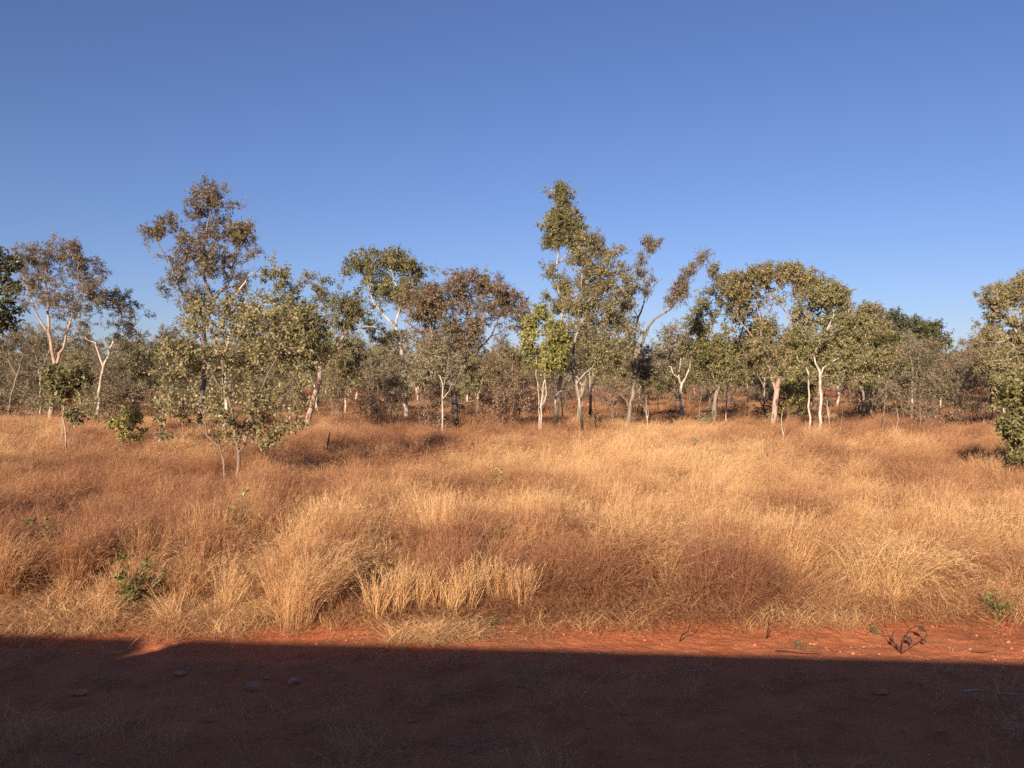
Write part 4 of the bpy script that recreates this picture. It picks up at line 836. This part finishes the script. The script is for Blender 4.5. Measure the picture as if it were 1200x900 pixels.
tussocks(2100, 24, 52, 1.08, 1.35, False)
# low litter and understorey in the near field
x, y = region(3800, 9.9, 17); k = y > edge(x) - .12; x, y = x[k], y[k]; n = len(x)
put(x, y, r.uniform(0, 6.28, n), r.uniform(.9, 1.5, n), r.uniform(.45, .9, n), r.integers(12, 16, n), patchtone(x, y) + r.normal(.02, .2, n))
# clumps spilled over the soil in front
x, y = region(260, 9.3, 10.8); k = (y < edge(x) + .1) & (y > edge(x) - .55) & (fbm(x / .8, y / .5, 71, 2) > .50); x, y = x[k], y[k]; n = len(x)
put(x, y, r.uniform(0, 6.28, n), r.uniform(.7, 1.2, n), r.uniform(.3, .7, n), r.integers(12, 16, n), r.uniform(.5, 1, n))
# fallen straw on the strip and in the shade
x, y = region(360, 8.6, 11.2); k = (fbm(x / .9, y / .5, 72, 2) > .52); x, y = x[k], y[k]; n = len(x)
put(x, y, r.uniform(0, 6.28, n), r.uniform(.5, 1.0, n), r.uniform(.03, .14, n), r.integers(26, 29, n), r.uniform(.45, 1, n), zoff=.012)
x, y = region(300, 5.4, 8.6, 1); k = (fbm(x / 1.5, y / .8, 73, 2) > .52); x, y = x[k], y[k]; n = len(x)
put(x, y, r.uniform(0, 6.28, n), r.uniform(.4, .9, n), r.uniform(.05, .3, n), r.integers(26, 29, n), r.uniform(.2, .9, n), zoff=.012)
# thin dry wisps in the shadow close to the line
x, y = region(700, 4.6, 8.4, 1); m = fbm(x / 1.2, y / .8, 74, 3) + .10 * np.clip((7.4 - y) / 1.2, -1, 1); k = m > .56; x, y = x[k], y[k]; n = len(x)
put(x, y, r.normal(0, 1.5, n), r.uniform(.6, 1.2, n), r.uniform(.25, .75, n), r.integers(32, 35, n), r.uniform(.4, .9, n))
x, y = region(160, 7.6, 9.8, 1); k = (fbm(x / .7, y / .5, 75, 2) > .52); x, y = x[k], y[k]; n = len(x)
put(x, y, r.normal(0, 1.5, n), r.uniform(.3, .7, n), r.uniform(.12, .35, n), r.integers(32, 35, n), r.uniform(.3, .9, n))
# middle field
x, y = region(9500, 23, 62, 4); n = len(x); den = fbm(x / 2.5, y / 2.5, 76, 3); k = den > .33; x, y = x[k], y[k]; n = len(x)
h = (.46 + .6 * fbm(x / 3, y / 4, 81, 3)) * r.uniform(.8, 1.2, n)
near = y < 34
idx = np.where(near | (r.uniform(0, 1, n) < .25), np.where(r.uniform(0, 1, n) < .7, r.integers(0, 8, n), r.integers(16, 20, n)), r.integers(20, 26, n))
put(x, y, r.normal(0, .5, n), np.where(idx < 20, r.uniform(1.3, 2.0, n), r.uniform(.9, 1.3, n)), h, idx, patchtone(x, y) + r.normal(0, .12, n) - .10 * np.clip((y - 40) / 15, 0, 1), r.normal(0, .08, n), r.normal(.03, .1, n))
# under the woodland
x, y = region(9500, 60, 170, 8); n = len(x)
put(x, y, r.normal(0, .5, n), r.uniform(1.3, 2.2, n), r.uniform(.7, 1.15, n), r.integers(20, 26, n), patchtone(x, y) * .8 + r.normal(0, .1, n))
# the two pale upright clumps that stand out
def clump(px, D, n, sp, h, tn, i0, i1):
    X0 = (px - 600) / F * D; x = X0 + r.normal(0, sp, n); y = D + r.normal(0, sp * .7, n)
    put(x, y, r.normal(0, .4, n), r.uniform(.9, 1.3, n), h * r.uniform(.85, 1.1, n), r.integers(i0, i1, n), tn + r.normal(0, .05, n))
clump(512, 14.3, 9, .16, 1.25, .98, 8, 12); clump(632, 15.0, 9, .2, 1.2, .9, 8, 12); clump(545, 11.2, 5, .25, .75, .85, 8, 12); clump(480, 11.0, 6, .2, .8, .9, 8, 12); clump(610, 11.3, 6, .2, .7, .85, 8, 12)
clump(1040, 11.8, 14, .35, .95, .9, 16, 20); clump(880, 13.5, 12, .4, 1.0, .85, 16, 20); clump(740, 12.0, 12, .35, 1.0, .62, 16, 20); clump(500, 10.15, 12, .2, .5, 1.0, 12, 16)
clump(395, 14, 10, .3, 1.0, .85, 8, 12); clump(340, 11, 14, .4, .9, .75, 0, 8); clump(50, 10.7, 16, .5, .6, .85, 12, 16); clump(1180, 14, 14, .4, 1.1, .85, 16, 20)
Pa = np.vstack(Pl); keep = np.ones(len(Pa), bool)
def hollow(px, D, w, front, back=.2):    # places where the grass is open: round weeds and in small bare hollows
    x0 = (px - 600) / F * D; s_ = x0 / D
    keep[(Pa[:, 1] > D - front) & (Pa[:, 1] < D + back) & (np.abs(Pa[:, 0] - s_ * Pa[:, 1]) < w)] = False
for h_ in [(155, 11.0, .24, 1.2), (172, 10.9, .2, 1.0), (278, 13.9, .22, .7), (48, 13.2, .15, .6), (240, 11.7, .20, 1.4, 0), (245, 11.4, .3, .5, .3), (149, 32, .6, 4), (77, 28.5, .25, 3), (278, 21.5, .45, 1.2), (1168, 10.9, .2, .5), (300, 12.6, .25, .4), (710, 12.8, .22, .5), (905, 12.2, .2, .5)]: hollow(*h_)
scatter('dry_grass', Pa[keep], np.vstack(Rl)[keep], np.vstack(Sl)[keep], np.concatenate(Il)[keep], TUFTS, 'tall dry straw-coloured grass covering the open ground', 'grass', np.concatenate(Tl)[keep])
print('GRASS', sum(len(p) for p in Pl))
# clods and grit on the bare strip
CL = bpy.data.collections.new('clod_sources')
CLM, nt_, out_ = newmat('clod_earth'); pb_ = N(nt_, 'ShaderNodeBsdfPrincipled', Roughness=.95); tc_ = N(nt_, 'ShaderNodeTexCoord')
nt_.links.new(ramp(nt_, noise(nt_, tc_.outputs['Object'], 2.0, 4), [(.3, (.40, .13, .055)), (.7, (.60, .24, .12))]), pb_.inputs['Base Color']); nt_.links.new(pb_.outputs[0], out_.inputs['Surface'])
for i in range(5): rock(40 + i, (1, .8, .55), CLM, 'clod_%02d' % i, CL, 2)
n = 5000; x = r.uniform(-8.5, 8.5, n); y = r.uniform(5.2, 11.4, n); sz = .004 + .030 * r.uniform(0, 1, n) ** 6; k = fbm(x / 1.5, y / .7, 93, 3) > .42; x, y, sz = x[k], y[k], sz[k]; n = len(x)
rt = r.uniform(-.5, .5, (n, 3)); rt[:, 2] *= 12
scatter('soil_clods', np.stack([x, y, ground_z(x, y) + sz * .15], 1), rt, np.repeat(sz[:, None], 3, 1), r.integers(0, 5, n), CL, 'small clods and grit of red earth on the bare soil', 'soil clods')

# ================================================================== the train whose shadow lies across the foreground
RAIL_Z = 0.55
STEEL = plain('train_steel', (.16, .15, .14), .5, .3, .05, 3); DARKM = plain('train_dark', (.05, .05, .05), .6, .2, .1, 9); GLASSM = plain('train_glass', (.02, .025, .03), .06, 0, .02, 2)
SUN_PHI = R(16)      # the sun stands behind the camera and to the left
def profile(side, roof_z, eave_z, w=3.0):
    pts = [(side, RAIL_Z + .75), (side, eave_z)]
    for t in np.linspace(0, math.pi, 13)[1:-1]:
        pts.append((side - w / 2 + w / 2 * math.cos(t), eave_z + (roof_z - eave_z) * math.sin(t) ** .75))
    pts += [(side - w, eave_z), (side - w, RAIL_Z + .75)]
    return pts
def pt(u, v, z):      # u along the line, v away from it
    q = TX * u + TN * v; return (q[0], q[1], z)
def extrude(mb, prof, u0, u1, inset=0.0):
    n = len(prof); us = [u0 - 0, u0 + .12, u1 - .12, u1]; V = []
    for j, u in enumerate(us):
        k = .06 if j in (0, 3) else 0
        for (v, z) in prof: V.append(pt(u, v, z - k))
    Q = []
    for j in range(3):
        for i in range(n): a = j * n + i; b = j * n + (i + 1) % n; Q.append((a, b, b + n, a + n))
    V = np.array(V); mb.add(V, Q)
    c0 = V[:n].mean(0); c1 = V[3 * n:].mean(0)
    mb.add(np.vstack([V[:n], c0]), None, [(i, (i + 1) % n, n) for i in range(n)]); mb.add(np.vstack([V[3 * n:], c1]), None, [(i, (i + 1) % n, n) for i in range(n)])
def obox(mb, u0, u1, v0, v1, z0, z1):
    V = np.array([pt(u, v, z) for u in (u0, u1) for v in (v0, v1) for z in (z0, z1)])
    mb.add(V, [[0,1,3,2],[4,6,7,5],[0,4,5,1],[2,3,7,6],[0,2,6,4],[1,5,7,3]])
def wheel(mb, u, v, rad=.46, w=.13):
    th = np.linspace(0, 2 * math.pi, 24, endpoint=False); V = []
    for vv, rr_ in ((v, 0.01), (v, rad), (v + w, rad), (v + w, .01)):
        for t in th: V.append(pt(u + rr_ * math.cos(t), vv, RAIL_Z + .16 + rad + rr_ * math.sin(t)))
    Q = [(j * 24 + i, j * 24 + (i + 1) % 24, j * 24 + 24 + (i + 1) % 24, j * 24 + 24 + i) for j in range(3) for i in range(24)]
    mb.add(np.array(V), Q)
def carriage(u0, u1, label, roof=4.25, eave=3.75):
    c = pt((u0 + u1) / 2, SIDE - 1.5, RAIL_Z); e = empty('railway_carriage', (0, 0, 0))
    mb = MB(); extrude(mb, profile(SIDE, roof, eave), u0, u1); mb.build('body', STEEL, e)
    m = int((u1 - u0 - 3) / 2.2)
    for i in range(m):
        a = u0 + 1.8 + i * 2.2
        w = MB(); obox(w, a, a + 1.5, SIDE - .01, SIDE + .012, RAIL_Z + 1.75, RAIL_Z + 2.6); w.build('window', GLASSM, e)
    d = MB(); obox(d, u0 + .5, u0 + 1.3, SIDE - .01, SIDE + .015, RAIL_Z + .8, RAIL_Z + 2.85); d.build('door', STEEL, e)
    for b in (u0 + 2.6, u1 - 2.6):
        f = MB(); obox(f, b - 1.5, b + 1.5, SIDE - .45, SIDE - .3, RAIL_Z + .45, RAIL_Z + .72); obox(f, b - 1.5, b + 1.5, SIDE - 2.7, SIDE - 2.55, RAIL_Z + .45, RAIL_Z + .72); obox(f, b - .3, b + .3, SIDE - 2.55, SIDE - .45, RAIL_Z + .45, RAIL_Z + .8)
        bo = f.build('bogie', DARKM, e)
        for du in (-1.1, 1.1):
            for v in (SIDE - .75, SIDE - 2.38):
                w = MB(); wheel(w, b + du, v); w.build('wheel', DARKM, bo)
    tag(e, label, 'carriage', 'carriages of the train'); return e
# height of the sun such that the roof line throws its edge onto the soil where the photograph shows it
EDGE_D = 9.72        # distance of the shadow edge from the track-parallel line through the camera
ROOF_Z, EAVE_Z = 4.25, 3.75
best = None
for deg in np.arange(10, 45, .02):
    tp = math.tan(R(deg)); reach = max(v + (z - 0.0) / tp for v, z in profile(SIDE, ROOF_Z, EAVE_Z))
    if best is None or abs(reach - EDGE_D) < best[0]: best = (abs(reach - EDGE_D), deg)
PERP = R(best[1])                         # elevation seen square to the line
ELEV = math.atan(math.tan(PERP) * math.cos(SUN_PHI))
reach_u = (ROOF_Z / math.tan(PERP)) * math.tan(SUN_PHI)
notch = np.array([(152 - 600) / F * 9.75, 9.75]); nu = notch @ TX + .50
GAP = nu - reach_u
carriage(GAP + .22, GAP + 23.0, 'silver carriage beside the viewpoint that throws the long shadow over the foreground')
carriage(GAP - 23.0, GAP - .22, 'silver carriage whose shadow ends at the notch, lower left')
carriage(GAP + 23.5, GAP + 46.3, 'silver carriage further along to the right whose shadow continues beyond the frame')
for g in (GAP, GAP + 23.25):
    mb = MB()
    for k in range(5): obox(mb, g - .25 + k * .105, g - .17 + k * .105, SIDE - 2.0, SIDE - 1.0, RAIL_Z + .8, 4.12 if k % 2 else 4.10)
    o = mb.build('gangway_bellows', DARKM); tag(o, 'folded black bellows joining two carriages, its low top ' + ('making the notch in the shadow' if g == GAP else 'outside the frame on the right'), 'gangway')
mb = MB()
t = empty('railway_track', (0, 0, 0))
for v in (SIDE - .75 + .065, SIDE - 2.38 + .065):
    m2 = MB(); obox(m2, -60, 60, v - .035, v + .035, RAIL_Z + .02, RAIL_Z + .16); m2.build('rail', DARKM, t)
obox(mb, -60, 60, SIDE - 2.9, SIDE - .2, .2, RAIL_Z - .10); b = mb.build('ballast', STONE, t)
m3 = MB()
for k in range(170): obox(m3, -59.5 + k * .7, -59.25 + k * .7, SIDE - 2.75, SIDE - .35, RAIL_Z - .12, RAIL_Z + .02)
s = m3.build('sleepers', plain('sleeper_timber', (.2, .15, .11), .9, 0, .3, 6), t); s['kind'] = 'stuff'
tag(t, 'straight railway track under the carriages', 'railway track')
print('SUN elev', math.degrees(ELEV), 'perp', math.degrees(PERP), 'gap', GAP)

# ================================================================== light, sky, camera
# direction towards the sun: square behind the line, swung to the left by SUN_PHI
hv = -TN * math.cos(SUN_PHI) - TX * math.sin(SUN_PHI)
sun_dir = np.array([hv[0] * math.cos(ELEV), hv[1] * math.cos(ELEV), math.sin(ELEV)])
from mathutils import Vector
sl = bpy.data.lights.new('sun', 'SUN'); sl.energy = 5.0; sl.angle = R(0.53); sl.color = (1.0, .84, .66)
so = bpy.data.objects.new('sun', sl); ROOT.objects.link(so); so.rotation_euler = Vector(sun_dir).to_track_quat('Z', 'Y').to_euler(); so.location = (0, -10, 30)
w = bpy.data.worlds.new('World'); S.world = w; w.use_nodes = True; nt = w.node_tree
bg = nt.nodes.get('Background') or nt.nodes.new('ShaderNodeBackground'); outw = nt.nodes.get('World Output') or nt.nodes.new('ShaderNodeOutputWorld')
nt.links.new(bg.outputs[0], outw.inputs[0])
sk = nt.nodes.new('ShaderNodeTexSky'); sk.sky_type = 'NISHITA'; sk.sun_disc = False
sk.sun_elevation = ELEV; sk.sun_rotation = math.atan2(sun_dir[0], sun_dir[1]); sk.altitude = 200
sk.air_density = 1.0; sk.dust_density = 0.4; sk.ozone_density = 4.0
nt.links.new(mixc(nt, 1.0, sk.outputs[0], (0.98, 0.915, 1.15), 'MULTIPLY'), bg.inputs[0]); bg.inputs[1].default_value = 0.055
cd = bpy.data.cameras.new('camera'); cam = bpy.data.objects.new('camera', cd); ROOT.objects.link(cam)
cam.location = (0, 0, CAMZ + float(0)); cam.rotation_euler = (R(90), 0, 0); cd.sensor_fit = 'HORIZONTAL'; cd.sensor_width = 36.0; cd.lens = 36.0 * F / 1200.0; cd.clip_start = .05; cd.clip_end = 9000
S.camera = cam
S.render.engine = 'CYCLES'
S.cycles.max_bounces = 4; S.cycles.diffuse_bounces = 2; S.cycles.transmission_bounces = 3; S.cycles.transparent_max_bounces = 4
S.cycles.use_denoising = False
S.view_settings.view_transform = 'Standard'; S.view_settings.look = 'None'; S.view_settings.gamma = 1.0; S.view_settings.exposure = 0.85; S.view_settings.use_curve_mapping = False
